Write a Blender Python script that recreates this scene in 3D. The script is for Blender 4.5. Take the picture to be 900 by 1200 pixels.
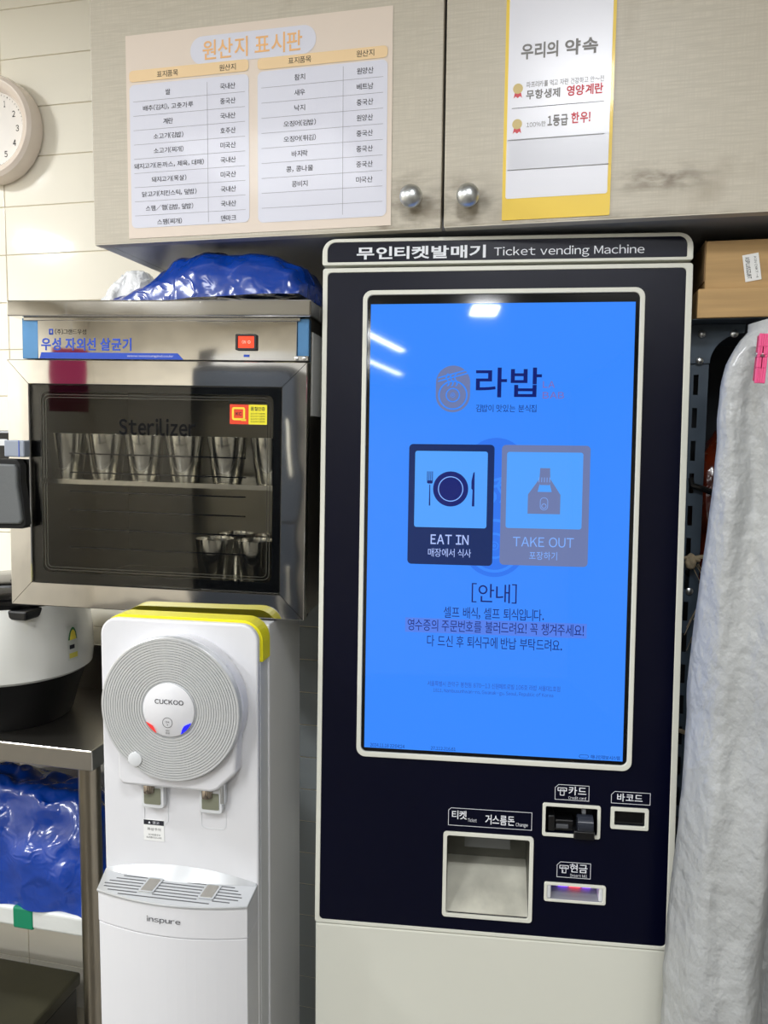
import bpy, bmesh, math, random
from mathutils import Vector, Matrix, noise
random.seed(7)
SC = bpy.context.scene
COL = SC.collection
for o in list(bpy.data.objects):
    bpy.data.objects.remove(o)
R = math.radians
PI = math.pi

# ---------------------------------------------------------------- camera, world, light, exposure
cam_d = bpy.data.cameras.new('camera'); cam = bpy.data.objects.new('camera', cam_d); COL.objects.link(cam)
F_PX = 916.35
cam_d.sensor_fit = 'VERTICAL'; cam_d.sensor_height = 36.0; cam_d.lens = 36.0 * F_PX / 1200.0
cam_d.clip_start = 0.02; cam_d.clip_end = 50
cam.matrix_world = (Matrix.Translation((0, 0, 1.45)) @ Matrix.Rotation(R(12.746), 4, 'Z')
                    @ Matrix.Rotation(R(90 - 5.168), 4, 'X') @ Matrix.Rotation(R(0.589), 4, 'Z'))
SC.camera = cam
SC.view_settings.view_transform = 'Standard'; SC.view_settings.look = 'None'
SC.view_settings.exposure = 0.0; SC.view_settings.gamma = 1.0
SC.view_settings.use_curve_mapping = False
SC.cycles.use_denoising = True
SC.cycles.max_bounces = 8; SC.cycles.glossy_bounces = 5; SC.cycles.diffuse_bounces = 4
SC.cycles.transparent_max_bounces = 12; SC.cycles.sample_clamp_indirect = 4.0
SC.cycles.caustics_reflective = False; SC.cycles.caustics_refractive = False
w = bpy.data.worlds.new('world'); SC.world = w; w.use_nodes = True
w.node_tree.nodes['Background'].inputs[0].default_value = (0.9, 0.92, 1.0, 1)
w.node_tree.nodes['Background'].inputs[1].default_value = 0.3

def area(x, y, z, sx, sy, power, col=(.95, .975, 1), rz=0):
    d = bpy.data.lights.new('lamp', 'AREA'); d.shape = 'RECTANGLE'; d.size = sx; d.size_y = sy
    d.energy = power * 1.12; d.color = col
    o = bpy.data.objects.new('lamp', d); COL.objects.link(o); o.location = (x, y, z); o.rotation_euler = (0, 0, R(rz))
    return o
# lamp name, x, y, z, size x, size y, watts, turn
LAMPS = [(0.06, -0.12, 2.46, 0.30, 0.30, 12, 0, 'square ceiling lamp above the spot in front of the ticket machine'),
         (0.23, -1.87, 2.46, 0.14, 0.20, 9, 0, 'small ceiling lamp mirrored at the top of the blue screen'),
         (-0.36, -2.55, 2.46, 0.05, 0.8, 9, 25, 'slim ceiling tube lamp, nearer of the two mirrored at the left of the screen'),
         (-0.36, -3.40, 2.46, 0.05, 0.8, 7, 25, 'slim ceiling tube lamp, farther of the two mirrored at the left of the screen'),
         (-2.72, -0.67, 2.46, 0.16, 0.16, 15, 0, 'leftmost square ceiling lamp near the plain left wall'),
         (-1.05, -0.55, 2.46, 0.60, 0.60, 19, 0, 'large square fill lamp added on the ceiling above the pink dish scrubber'),  # added to brighten cabinet and tiles, outside the screen's reflection
         (-2.20, -2.90, 2.46, 0.60, 0.60, 70, 0, 'large square fill lamp added on the ceiling beside the fridge'),  # added to brighten the far walls that the steel reflects
         (-2.10, 0.50, 2.46, 0.24, 0.24, 38, 0, 'small square fill lamp added on the ceiling nearest the wall clock'),  # added to brighten the upper left tiles, its glint hidden by the clock
         (0.75, -1.00, 2.46, 0.50, 0.50, 10, 0, 'square fill lamp added on the ceiling near the plain right wall')]  # unseen lamp, added for overall brightness on the right

# ---------------------------------------------------------------- materials
def lin(c):
    r = []
    for v in c[:3]:
        v /= 255.0
        r.append(v / 12.92 if v <= 0.04045 else ((v + 0.055) / 1.055) ** 2.4)
    return (*r, 1.0)

def mat(name, col, rough=0.5, metal=0.0, emit=None, estr=1.0, coat=0.0, bump=0.0, bscale=20, var=0.0, vscale=8, vstretch=(1, 1, 1), spec=0.5, trans=0.0, alpha=1.0, detail=4):
    m = bpy.data.materials.new(name); m.use_nodes = True
    nt = m.node_tree; b = nt.nodes['Principled BSDF']
    b.inputs['Base Color'].default_value = lin(col); b.inputs['Roughness'].default_value = rough
    b.inputs['Metallic'].default_value = metal; b.inputs['Specular IOR Level'].default_value = spec
    b.inputs['Coat Weight'].default_value = coat; b.inputs['Coat Roughness'].default_value = 0.08
    b.inputs['Transmission Weight'].default_value = trans; b.inputs['Alpha'].default_value = alpha
    if emit is not None:
        b.inputs['Emission Color'].default_value = lin(emit); b.inputs['Emission Strength'].default_value = estr
    tc = None
    if bump or var:
        tc = nt.nodes.new('ShaderNodeTexCoord'); mp = nt.nodes.new('ShaderNodeMapping'); mp.inputs['Scale'].default_value = vstretch
        nt.links.new(tc.outputs['Object'], mp.inputs['Vector'])
    if var:
        n = nt.nodes.new('ShaderNodeTexNoise'); n.inputs['Scale'].default_value = vscale; n.inputs['Detail'].default_value = detail
        nt.links.new(mp.outputs[0], n.inputs['Vector'])
        mx = nt.nodes.new('ShaderNodeMix'); mx.data_type = 'RGBA'
        a = lin([max(0, v * (1 - var)) for v in col]); c = lin([min(255, v * (1 + var)) for v in col])
        mx.inputs['A'].default_value = a; mx.inputs['B'].default_value = c
        rp = nt.nodes.new('ShaderNodeMapRange'); rp.inputs['From Min'].default_value = .3; rp.inputs['From Max'].default_value = .7
        nt.links.new(n.outputs['Fac'], rp.inputs['Value']); nt.links.new(rp.outputs[0], mx.inputs['Factor'])
        nt.links.new(mx.outputs['Result'], b.inputs['Base Color'])
    if bump:
        n2 = nt.nodes.new('ShaderNodeTexNoise'); n2.inputs['Scale'].default_value = bscale; n2.inputs['Detail'].default_value = 3
        nt.links.new(mp.outputs[0], n2.inputs['Vector'])
        bp = nt.nodes.new('ShaderNodeBump'); bp.inputs['Strength'].default_value = 1.0; bp.inputs['Distance'].default_value = bump
        nt.links.new(n2.outputs['Fac'], bp.inputs['Height']); nt.links.new(bp.outputs[0], b.inputs['Normal'])
    return m

def glass_mat(name, tint, gloss=0.09):
    m = bpy.data.materials.new(name); m.use_nodes = True; nt = m.node_tree; nt.nodes.clear()
    out = nt.nodes.new('ShaderNodeOutputMaterial'); t = nt.nodes.new('ShaderNodeBsdfTransparent'); t.inputs[0].default_value = (*tint, 1)
    g = nt.nodes.new('ShaderNodeBsdfGlossy'); g.inputs['Roughness'].default_value = .02; g.inputs[0].default_value = (1, 1, 1, 1)
    fr = nt.nodes.new('ShaderNodeLayerWeight'); fr.inputs[0].default_value = .14
    ad = nt.nodes.new('ShaderNodeMath'); ad.operation = 'ADD'; ad.inputs[1].default_value = gloss
    mx = nt.nodes.new('ShaderNodeMixShader')
    nt.links.new(fr.outputs['Fresnel'], ad.inputs[0]); nt.links.new(ad.outputs[0], mx.inputs[0])
    nt.links.new(t.outputs[0], mx.inputs[1]); nt.links.new(g.outputs[0], mx.inputs[2]); nt.links.new(mx.outputs[0], out.inputs[0])
    return m

def laminate_mat():
    """beige cabinet laminate: woven linen print, soft brown grime"""
    m = bpy.data.materials.new('linen_laminate'); m.use_nodes = True; nt = m.node_tree; b = nt.nodes['Principled BSDF']
    tc = nt.nodes.new('ShaderNodeTexCoord')
    def nz(scale, st, det=3):
        mp = nt.nodes.new('ShaderNodeMapping'); mp.inputs['Scale'].default_value = st; nt.links.new(tc.outputs['Object'], mp.inputs[0])
        n = nt.nodes.new('ShaderNodeTexNoise'); n.inputs['Scale'].default_value = scale; n.inputs['Detail'].default_value = det
        nt.links.new(mp.outputs[0], n.inputs['Vector']); return n
    def mix(a, bb, fac):
        x = nt.nodes.new('ShaderNodeMix'); x.data_type = 'RGBA'
        for s, v in (('A', a), ('B', bb)):
            if isinstance(v, tuple): x.inputs[s].default_value = v
            else: nt.links.new(v, x.inputs[s])
        if isinstance(fac, float): x.inputs['Factor'].default_value = fac
        else: nt.links.new(fac, x.inputs['Factor'])
        return x.outputs['Result']
    def rng(n, a, c, lo=0.0, hi=1.0):
        r = nt.nodes.new('ShaderNodeMapRange'); r.inputs['From Min'].default_value = a; r.inputs['From Max'].default_value = c
        r.inputs['To Min'].default_value = lo; r.inputs['To Max'].default_value = hi
        nt.links.new(n.outputs['Fac'], r.inputs['Value']); return r.outputs[0]
    h = nz(60, (.35, 1, 7)); v = nz(60, (7, 1, .35))
    base = mix(lin((201, 193, 176)), lin((188, 180, 163)), rng(h, .35, .65))
    base2 = mix(base, lin((190, 182, 165)), rng(v, .42, .62, 0, .6))
    gr = nz(9, (1, 1, 1), 6)
    base3 = mix(base2, lin((140, 126, 104)), rng(gr, .60, .78, 0, .5))
    # handling marks round the knobs and a rubbed patch right of the poster
    sep = nt.nodes.new('ShaderNodeVectorMath'); acc = None
    gn = nz(28, (1, 1, 2.5), 6)
    for (px_, pz_, rx, rz_, k) in ((-.225, .030, .060, .060, .8), (-.150, .028, .075, .050, .8), (.118, .050, .075, .024, 1.0), (-.262, .004, .05, .02, .7), (.0, .0, .30, .010, .5)):
        mp = nt.nodes.new('ShaderNodeMapping'); mp.vector_type = 'TEXTURE'
        mp.inputs['Location'].default_value = (px_, 0, pz_); mp.inputs['Scale'].default_value = (rx, .5, rz_)
        nt.links.new(tc.outputs['Object'], mp.inputs[0])
        ln_ = nt.nodes.new('ShaderNodeVectorMath'); ln_.operation = 'LENGTH'; nt.links.new(mp.outputs[0], ln_.inputs[0])
        r = nt.nodes.new('ShaderNodeMapRange'); r.inputs['From Min'].default_value = .2; r.inputs['From Max'].default_value = 1.1
        r.inputs['To Min'].default_value = k; r.inputs['To Max'].default_value = 0; nt.links.new(ln_.outputs['Value'], r.inputs['Value'])
        if acc is None: acc = r.outputs[0]
        else:
            mxx = nt.nodes.new('ShaderNodeMath'); mxx.operation = 'MAXIMUM'; nt.links.new(acc, mxx.inputs[0]); nt.links.new(r.outputs[0], mxx.inputs[1]); acc = mxx.outputs[0]
    ml = nt.nodes.new('ShaderNodeMath'); ml.operation = 'MULTIPLY'; nt.links.new(acc, ml.inputs[0]); nt.links.new(rng(gn, .38, .62), ml.inputs[1])
    base4 = mix(base3, lin((122, 110, 92)), ml.outputs[0])
    nt.links.new(base4, b.inputs['Base Color']); b.inputs['Roughness'].default_value = .42
    return m

def film_mat(name, col, bump, scale):
    """thin crumpled plastic: sharp creases over soft dents, shiny"""
    m = mat(name, col, .24, coat=.5); nt = m.node_tree; b = nt.nodes['Principled BSDF']
    tc = nt.nodes.new('ShaderNodeTexCoord'); h = None
    for sc_, kind, wgt in ((scale, 'RIDGED_MULTIFRACTAL', .45), (scale * .35, 'FBM', 1.0), (scale * 3.5, 'RIDGED_MULTIFRACTAL', .10)):
        n = nt.nodes.new('ShaderNodeTexNoise'); n.noise_type = kind; n.inputs['Scale'].default_value = sc_; n.inputs['Detail'].default_value = 2.5
        n.inputs['Distortion'].default_value = 1.4
        nt.links.new(tc.outputs['Object'], n.inputs['Vector'])
        q = nt.nodes.new('ShaderNodeMath'); q.operation = 'MULTIPLY_ADD'; q.inputs[1].default_value = wgt; q.inputs[2].default_value = 0
        nt.links.new(n.outputs['Fac'], q.inputs[0])
        if h is not None: nt.links.new(h, q.inputs[2])
        h = q.outputs[0]
    bp = nt.nodes.new('ShaderNodeBump'); bp.inputs['Distance'].default_value = bump; nt.links.new(h, bp.inputs['Height'])
    nt.links.new(bp.outputs[0], b.inputs['Normal']); nt.links.new(bp.outputs[0], b.inputs['Coat Normal'])
    return m

M_ = {}
M_['tile'] = mat('cream_glazed_tile', (250, 244, 228), .07, bump=.0006, bscale=9, coat=.3)
M_['grout'] = mat('beige_grout', (214, 204, 180), .9)
M_['plaster'] = mat('dim_plaster', (150, 146, 138), .8, var=.06)
M_['plaster_cream'] = mat('cream_plaster', (226, 218, 202), .7, var=.04)
M_['ceiling'] = mat('white_ceiling', (225, 224, 220), .9)
M_['floor'] = mat('grey_floor_tile', (95, 92, 88), .35, var=.12)
M_['lam'] = laminate_mat()
M_['under'] = mat('grey_board', (150, 153, 160), .35, var=.05)
M_['edge'] = mat('cream_edge_band', (205, 198, 182), .5)
M_['chrome'] = mat('chrome', (225, 228, 230), .12, 1.0)
M_['satin'] = mat('satin_nickel', (205, 208, 208), .33, 1.0)
M_['steel'] = mat('polished_steel', (214, 212, 208), .045, 1.0, bump=.0022, bscale=3.0)
M_['steel_dull'] = mat('brushed_steel', (178, 174, 166), .30, 1.0, bump=.0003, bscale=60, vstretch=(.1, 1, 1))
M_['steel_in'] = mat('inner_steel', (226, 222, 212), .20, 1.0, bump=.001, bscale=5)
M_['cup_steel'] = mat('cup_steel', (244, 242, 236), .16, 1.0)
M_['chamber'] = mat('chamber_steel', (156, 151, 140), .28, 1.0, bump=.0008, bscale=4)
M_['film'] = mat('blue_protective_film', (92, 142, 190), .22, .55, bump=.001, bscale=25)
M_['kwhite'] = mat('warm_white_paint', (222, 222, 210), .38)
M_['navy'] = mat('navy_black_panel', (2, 4, 26), .30, bump=.00006, bscale=900, spec=.22)
M_['black'] = mat('black_plastic', (12, 12, 14), .35)
M_['blackgloss'] = mat('glossy_black', (6, 6, 9), .08)
M_['blackbase'] = mat('matt_black', (7, 7, 8), .5, spec=.2)
M_['rubber'] = mat('black_rubber', (18, 18, 18), .8)
M_['wplastic'] = mat('white_appliance_plastic', (224, 224, 227), .28, coat=.15)
M_['wplastic2'] = mat('pale_grey_plastic', (216, 218, 220), .32)
M_['lime'] = mat('lime_yellow_plastic', (238, 228, 28), .35)
M_['silver'] = mat('silver_paint', (226, 228, 229), .28, .5)
M_['traysilver'] = mat('tray_silver', (202, 204, 206), .28, .45)
M_['print_dark'] = mat('dark_print', (48, 48, 54), .7, spec=.15)
M_['print_black'] = mat('black_print', (10, 10, 12), .6, spec=.1)
M_['print_white'] = mat('white_print', (232, 234, 240), .5)
M_['print_blue'] = mat('blue_print', (20, 72, 190), .5)
M_['glass'] = glass_mat('smoked_glass', (.88, .88, .86), .012)
M_['cardboard'] = mat('cardboard', (186, 152, 104), .8, var=.05, vscale=30, vstretch=(.2, 1, 4))
M_['bluegrey'] = mat('blue_grey_steel_paint', (66, 80, 94), .5, var=.06, vscale=15)
M_['bluebag'] = film_mat('blue_plastic_film', (2, 56, 150), .018, 9)
M_['clearbag'] = film_mat('cloudy_plastic_film', (238, 240, 242), .020, 26)
M_['amberbag'] = mat('amber_plastic_film', (80, 26, 6), .22, coat=.4, bump=.006, bscale=22, var=.5, vscale=14)
M_['cloth'] = mat('white_crinkled_sheet', (166, 168, 168), .40, bump=.0060, bscale=52, coat=.15, vstretch=(1, 1, .8))
M_['paper'] = mat('paper', (238, 238, 236), .6)
M_['pink'] = mat('pink_plastic', (232, 84, 138), .35)

# ---------------------------------------------------------------- mesh builder
def rr(x0, x1, z0, z1, r=0.0, n=5, rs=None):
    """rounded rectangle, counter-clockwise seen from the front; rs = radii (bottom left, bottom right, top right, top left)"""
    rs = rs or (r, r, r, r); p = []
    cs = ((x0, z0, 1, 1, PI), (x1, z0, -1, 1, 1.5 * PI), (x1, z1, -1, -1, 0), (x0, z1, 1, -1, .5 * PI))
    for (cx, cz, sx, sz, a0), q in zip(cs, rs):
        q = max(q, 1e-5)
        for i in range(n + 1):
            a = a0 + i / n * PI / 2
            p.append((cx + sx * q + q * math.cos(a), cz + sz * q + q * math.sin(a)))
    return p

def circ(cx, cz, r, n=24, a0=0, a1=2 * PI):
    full = abs(a1 - a0 - 2 * PI) < 1e-6
    return [(cx + r * math.cos(a0 + (a1 - a0) * i / (n if full else n - 1)), cz + r * math.sin(a0 + (a1 - a0) * i / (n if full else n - 1))) for i in range(n)]

GLYPHS = {}
def glyph(ch, bold):
    """outline of one letter (sans serif), left edge at 0"""
    bold = min((0.0, .012, .026), key=lambda q: abs(q - bold)); key = (ch, bold)
    if key not in GLYPHS:
        c = bpy.data.curves.new('glyph', 'FONT'); c.offset = bold; c.resolution_u = 3
        c.body = chr(ord(ch) + 0xFEE0) if '!' <= ch <= '~' else ch
        o = bpy.data.objects.new('glyph', c); me = bpy.data.meshes.new_from_object(o)
        vs = [(v.co.x, v.co.y) for v in me.vertices]; fs = [tuple(p.vertices) for p in me.polygons]
        bpy.data.objects.remove(o); bpy.data.curves.remove(c); bpy.data.meshes.remove(me)
        ax = min(v[0] for v in vs) if vs else 0; w_ = (max(v[0] for v in vs) - ax) if vs else .3
        GLYPHS[key] = ([(a - ax, b) for a, b in vs], fs, w_, not '!' <= ch <= '~')
    return GLYPHS[key]

class MB:
    def __init__(s): s.v = []; s.f = []; s.cut = []
    def box(s, x0, x1, y0, y1, z0, z1):
        b = len(s.v)
        s.v += [(x, y, z) for z in (z0, z1) for y in (y0, y1) for x in (x0, x1)]
        s.f += [tuple(b + i for i in q) for q in ((0, 2, 3, 1), (4, 5, 7, 6), (0, 1, 5, 4), (2, 6, 7, 3), (0, 4, 6, 2), (1, 3, 7, 5))]
        return s
    def prism(s, poly, y0, y1):
        """outline in the x-z plane (counter-clockwise), front face at y0"""
        b = len(s.v); n = len(poly)
        s.v += [(x, y0, z) for x, z in poly] + [(x, y1, z) for x, z in poly]
        s.f.append(tuple(range(b, b + n))); s.f.append(tuple(range(b + 2 * n - 1, b + n - 1, -1)))
        s.f += [(b + i, b + n + i, b + n + (i + 1) % n, b + (i + 1) % n) for i in range(n)]
        return s
    def flat(s, poly, y):
        b = len(s.v); s.v += [(x, y, z) for x, z in poly]; s.f.append(tuple(range(b, b + len(poly)))); return s
    def ring(s, outer, inner, y0, y1):
        b = len(s.v); n = len(outer)
        for pl, y in ((outer, y0), (inner, y0), (outer, y1), (inner, y1)): s.v += [(x, y, z) for x, z in pl]
        for i in range(n):
            j = (i + 1) % n
            s.f += [(b + i, b + j, b + n + j, b + n + i), (b + 2 * n + i, b + 3 * n + i, b + 3 * n + j, b + 2 * n + j),
                    (b + i, b + 2 * n + i, b + 2 * n + j, b + j), (b + n + i, b + n + j, b + 3 * n + j, b + 3 * n + i)]
        return s
    def flatring(s, outer, inner, y):
        b = len(s.v); n = len(outer)
        s.v += [(x, y, z) for x, z in outer] + [(x, y, z) for x, z in inner]
        s.f += [(b + i, b + (i + 1) % n, b + n + (i + 1) % n, b + n + i) for i in range(n)]
        return s
    def plan(s, poly, z0, z1):
        """outline in the x-y plane, extruded upward"""
        b = len(s.v); n = len(poly)
        s.v += [(x, y, z0) for x, y in poly] + [(x, y, z1) for x, y in poly]
        s.f.append(tuple(range(b + n - 1, b - 1, -1))); s.f.append(tuple(range(b + n, b + 2 * n)))
        s.f += [(b + i, b + (i + 1) % n, b + n + (i + 1) % n, b + n + i) for i in range(n)]
        return s
    def plate(s, x0, x1, z0, z1, holes, y0, y1):
        """panel with rectangular openings"""
        xs = sorted({x0, x1, *[h[0] for h in holes], *[h[1] for h in holes]}); zs = sorted({z0, z1, *[h[2] for h in holes], *[h[3] for h in holes]})
        for a, b2 in zip(xs, xs[1:]):
            for c, d in zip(zs, zs[1:]):
                mx, mz = (a + b2) / 2, (c + d) / 2
                if not any(h[0] < mx < h[1] and h[2] < mz < h[3] for h in holes): s.box(a, b2, y0, y1, c, d)
        return s
    def tube(s, pts, r, n=8, cap=True):
        b = len(s.v); P = [Vector(p) for p in pts]; rs = r if isinstance(r, (list, tuple)) else [r] * len(P)
        up = Vector((0, 0, 1)); prev = None
        for i, p in enumerate(P):
            t = (P[min(i + 1, len(P) - 1)] - P[max(i - 1, 0)]).normalized()
            if prev is None:
                ref = up if abs(t.dot(up)) < .9 else Vector((1, 0, 0)); a = t.cross(ref).normalized()
            else: a = (prev - t * prev.dot(t)).normalized()
            prev = a; c = t.cross(a)
            s.v += [tuple(p + (a * math.cos(2 * PI * k / n) + c * math.sin(2 * PI * k / n)) * rs[i]) for k in range(n)]
        for i in range(len(P) - 1):
            for k in range(n):
                q = b + i * n; s.f.append((q + k, q + (k + 1) % n, q + n + (k + 1) % n, q + n + k))
        if cap:
            s.f.append(tuple(range(b + n - 1, b - 1, -1))); e = b + (len(P) - 1) * n; s.f.append(tuple(range(e, e + n)))
        return s
    def lathe(s, prof, o=(0, 0, 0), axis='z', n=32):
        """prof = (radius, height); axis z upward or axis y towards the viewer (height along -y)"""
        b = len(s.v)
        for r, h in prof:
            for k in range(n):
                a = 2 * PI * k / n; c, d = r * math.cos(a), r * math.sin(a)
                s.v.append((o[0] + c, o[1] + d, o[2] + h) if axis == 'z' else (o[0] + c, o[1] - h, o[2] + d))
        for i in range(len(prof) - 1):
            for k in range(n):
                q = b + i * n; s.f.append((q + k, q + (k + 1) % n, q + n + (k + 1) % n, q + n + k))
        s.f.append(tuple(range(b + n - 1, b - 1, -1))); e = b + (len(prof) - 1) * n; s.f.append(tuple(range(e, e + n)))
        return s
    def text(s, body, x0, x1, z0, z1, y, bold=0.0, keep=False):
        """lettering fitted into the box x0..x1, z0..z1, set letter by letter"""
        s.cut.append((len(s.v), len(s.f))); pen = 0.0; vs = []; fs = []
        for ch in body:
            if ch == ' ': pen += .30; continue
            gv, gf, w_, han = glyph(ch, bold)
            b = len(vs); dx = pen + (.05 if han else .045)
            vs += [(vx + dx, vz) for vx, vz in gv]; fs += [tuple(b + i for i in f) for f in gf]
            pen += w_ + (.10 if han else .09)
        if not vs: return s
        ax, bx = min(v[0] for v in vs), max(v[0] for v in vs); az, bz = min(v[1] for v in vs), max(v[1] for v in vs)
        sz = (z1 - z0) / max(bz - az, 1e-6); sx = (x1 - x0) / max(bx - ax, 1e-6)
        b = len(s.v); s.v += [(x0 + (v[0] - ax) * sx, y, z0 + (v[1] - az) * sz) for v in vs]; s.f += [tuple(b + i for i in f) for f in fs]
        return s
    def new(s): s.cut.append((len(s.v), len(s.f))); return s
    def xf(s, m):
        s.v = [tuple(m @ Vector(v)) for v in s.v]; return s
    def mesh(s, name, m, smooth=False, fix=True):
        me = bpy.data.meshes.new(name); me.from_pydata(s.v, [], s.f)
        if fix:
            bm = bmesh.new(); bm.from_mesh(me); bmesh.ops.recalc_face_normals(bm, faces=bm.faces); bm.to_mesh(me); bm.free()
        if m is not None: me.materials.append(m)
        if smooth:
            me.polygons.foreach_set('use_smooth', [True] * len(me.polygons)); me.set_sharp_from_angle(angle=R(38))
        me.update(); return me

def tag(o, label=None, cat=None, group=None, kind=None):
    if label: o['label'] = label
    if cat: o['category'] = cat
    if group: o['group'] = group
    if kind: o['kind'] = kind
    return o

OFF = {}
def lettering(parent, name, mb, m, label=None, tilt=None):
    """each line of print as a part of its own"""
    cuts = sorted(set([(0, 0)] + mb.cut)) + [(len(mb.v), len(mb.f))]
    for (v0, f0), (v1, f1) in zip(cuts, cuts[1:]):
        if f1 == f0: continue
        q = MB(); q.v = mb.v[v0:v1]; q.f = [tuple(i - v0 for i in f) for f in mb.f[f0:f1]]
        part(parent, name, q, m, fix=False, label=label, tilt=tilt)

def thing(name, label, cat, loc=(0, 0, 0), rot=(0, 0, 0), off=(0, 0, 0), group=None):
    o = bpy.data.objects.new(name, None); COL.objects.link(o); o.empty_display_size = .05
    o.location = loc; o.rotation_euler = tuple(R(a) for a in rot); OFF[o.name] = off
    return tag(o, label, cat, group)

def part(parent, name, mb, m, smooth=False, bev=0.0, seg=2, label=None, fix=True, kind=None, tilt=None):
    me = mb.mesh(name, M_[m] if isinstance(m, str) else m, smooth, fix)
    o = bpy.data.objects.new(name, me); COL.objects.link(o)
    if parent is not None:
        o.parent = parent
        if parent.name in OFF: o.location = OFF[parent.name]
    if tilt is not None: o.location = tilt[0]; o.rotation_euler = (R(tilt[1]), 0, 0)
    if bev:
        b = o.modifiers.new('bevel', 'BEVEL'); b.width = bev; b.segments = seg; b.limit_method = 'ANGLE'; b.angle_limit = R(40); b.harden_normals = False
    if label: o['label'] = label
    if kind: o['kind'] = kind
    return o

def copy_thing(root, loc, label=None, rotz=None):
    c = root.copy(); COL.objects.link(c); c.location = loc
    if label: c['label'] = label
    if rotz is not None: c.rotation_euler.z = rotz
    for ch in list(root.children):
        d = ch.copy(); COL.objects.link(d); d.parent = c
        for g in list(ch.children):
            e = g.copy(); COL.objects.link(e); e.parent = d
    return c

# ---------------------------------------------------------------- the room
WY = 1.55
XL, XR, YB, ZC = -3.2, 1.3, -4.5, 2.5
tag(part(None, 'floor', MB().box(XL, XR, YB, WY + .1, -.05, 0), 'floor'), kind='structure')
tag(part(None, 'ceiling', MB().box(XL, XR, YB, WY + .1, ZC, ZC + .05), 'ceiling'), kind='structure')
wb = tag(part(None, 'wall_back', MB().box(XL, XR, WY + .0022, WY + .1, 0, ZC), 'grout'), kind='structure')
tag(part(None, 'wall_left', MB().box(XL - .1, XL, YB, WY + .1, 0, ZC), 'plaster_cream'), kind='structure')
tag(part(None, 'wall_right', MB().box(XR, XR + .1, YB, WY + .1, 0, ZC), 'plaster'), kind='structure')
tag(part(None, 'wall_front', MB().box(XL, XR, YB - .1, YB, 0, ZC), 'plaster_cream'), kind='structure')
TW, TH, G = .42, .10333, .0010
def tile_mesh(wd, ht):
    m = MB().box(G, wd - G, 0, .0032, G, ht - G).mesh('tile', M_['tile'])
    return m
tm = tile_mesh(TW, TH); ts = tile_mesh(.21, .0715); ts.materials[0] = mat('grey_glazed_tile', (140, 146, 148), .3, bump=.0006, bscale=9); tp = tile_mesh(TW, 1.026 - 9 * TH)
def put_tile(me, x, z):
    o = bpy.data.objects.new('tile', me); COL.objects.link(o); o.parent = wb; o.location = (x, WY, z)
    bv = o.modifiers.new('bevel', 'BEVEL'); bv.width = .0010; bv.segments = 2
    o.rotation_euler = (random.uniform(-.0022, .0022), 0, random.uniform(-.0012, .0012))
for c in range(-3, 3):
    x = -1.2165 + c * TW
    for r in range(-9, 14):
        z = 1.026 + r * TH
        if z > 2.45: continue
        if c in (1, 2) and z < 1.1: continue
        if c > 1: continue
        put_tile(tm, x, z)
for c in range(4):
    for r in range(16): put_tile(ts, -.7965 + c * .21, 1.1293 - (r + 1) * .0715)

# ---------------------------------------------------------------- ceiling lamps (outside the frame: some leave reflections, others added as fill)
for (x, y, z, sx, sy, pw, rz, lb) in LAMPS:
    t = thing('ceiling_lamp', lb, 'lamp', (x, y, ZC), (0, 0, rz))
    part(t, 'lamp_housing', MB().box(-sx / 2 - .02, sx / 2 + .02, -sy / 2 - .02, sy / 2 + .02, -.035, -.001), 'wplastic', bev=.004)
    l = area(0, 0, -.038, sx, sy, pw); l.parent = t

# ---------------------------------------------------------------- wall cabinet
t = thing('wall_cabinet', 'beige linen-patterned wall cabinet with round knobs above the ticket machine', 'cabinet', (0, 1.14, 1.756))
CX0, CX1, CG = -.733, .86, -.177
b = MB()
b.box(CX0, CX0 + .018, .019, .405, 0, .72).box(CX1 - .018, CX1, .019, .405, 0, .72)
b.box(CX0 + .018, CX1 - .018, .019, .405, .702, .72).box(CX0 + .018, CX1 - .018, .39, .405, .018, .702)
part(t, 'cabinet_body', b, 'under')
part(t, 'bottom_panel', MB().box(CX0 + .018, CX1 - .018, .019, .405, 0, .018), 'under', bev=.001)
for i, (a, c) in enumerate(((CX0, CG - .002), (CG + .002, .385), (.389, CX1))):
    d = part(t, 'door', MB().box(a, c, 0, .018, 0.0, .72), 'lam', bev=.0012)
    part(d, 'edge_strip', MB().box(a + .001, c - .001, -.0004, .0186, -.0012, .0002), 'edge')
    kx = (-.2188, -.1381, .80)[i]
    k = MB().lathe([(.006, 0), (.006, .012), (.0145, .016), (.0162, .021), (.0155, .026), (.0115, .0305), (.006, .033), (.001, .0338)], (kx, 0, (.0389, .0354, .037)[i]), 'y', 28)
    part(d, 'knob', k, 'satin', True)

# ---------------------------------------------------------------- origin chart (taped on the left cabinet door)
chart = mat('chart_paper', (226, 211, 196), .45, coat=.15); cell = mat('chart_cell_print', (217, 218, 230), .45, coat=.15)
orange = mat('orange_print', (240, 186, 124), .5); peach = mat('peach_print', (238, 207, 160), .5); rule = mat('rule_print', (158, 158, 166), .5)
CY = 1.1394
t = thing('origin_chart', 'beige paper chart listing ingredient origins in Korean on the left cabinet door', 'chart', (-.462, CY, 1.762), off=(.462, 0, -1.762))
part(t, 'paper', MB().box(-.672, -.252, -.0002, .0004, 1.762, 2.0645), chart)
b = MB().flat(rr(-.564, -.366, 2.0115, 2.0515, .0195, 8), -.0006)
LX0, LX1, LD, RX0, RX1, RD = -.6665, -.4705, -.5375, -.4565, -.2590, -.3250
b.flat(rr(LX0, LX1, 1.7775, 1.9915, .008), -.0006).flat(rr(RX0, RX1, 1.7755, 1.9925, .008), -.0006)
part(t, 'cell_field', b, cell, fix=False)
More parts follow.
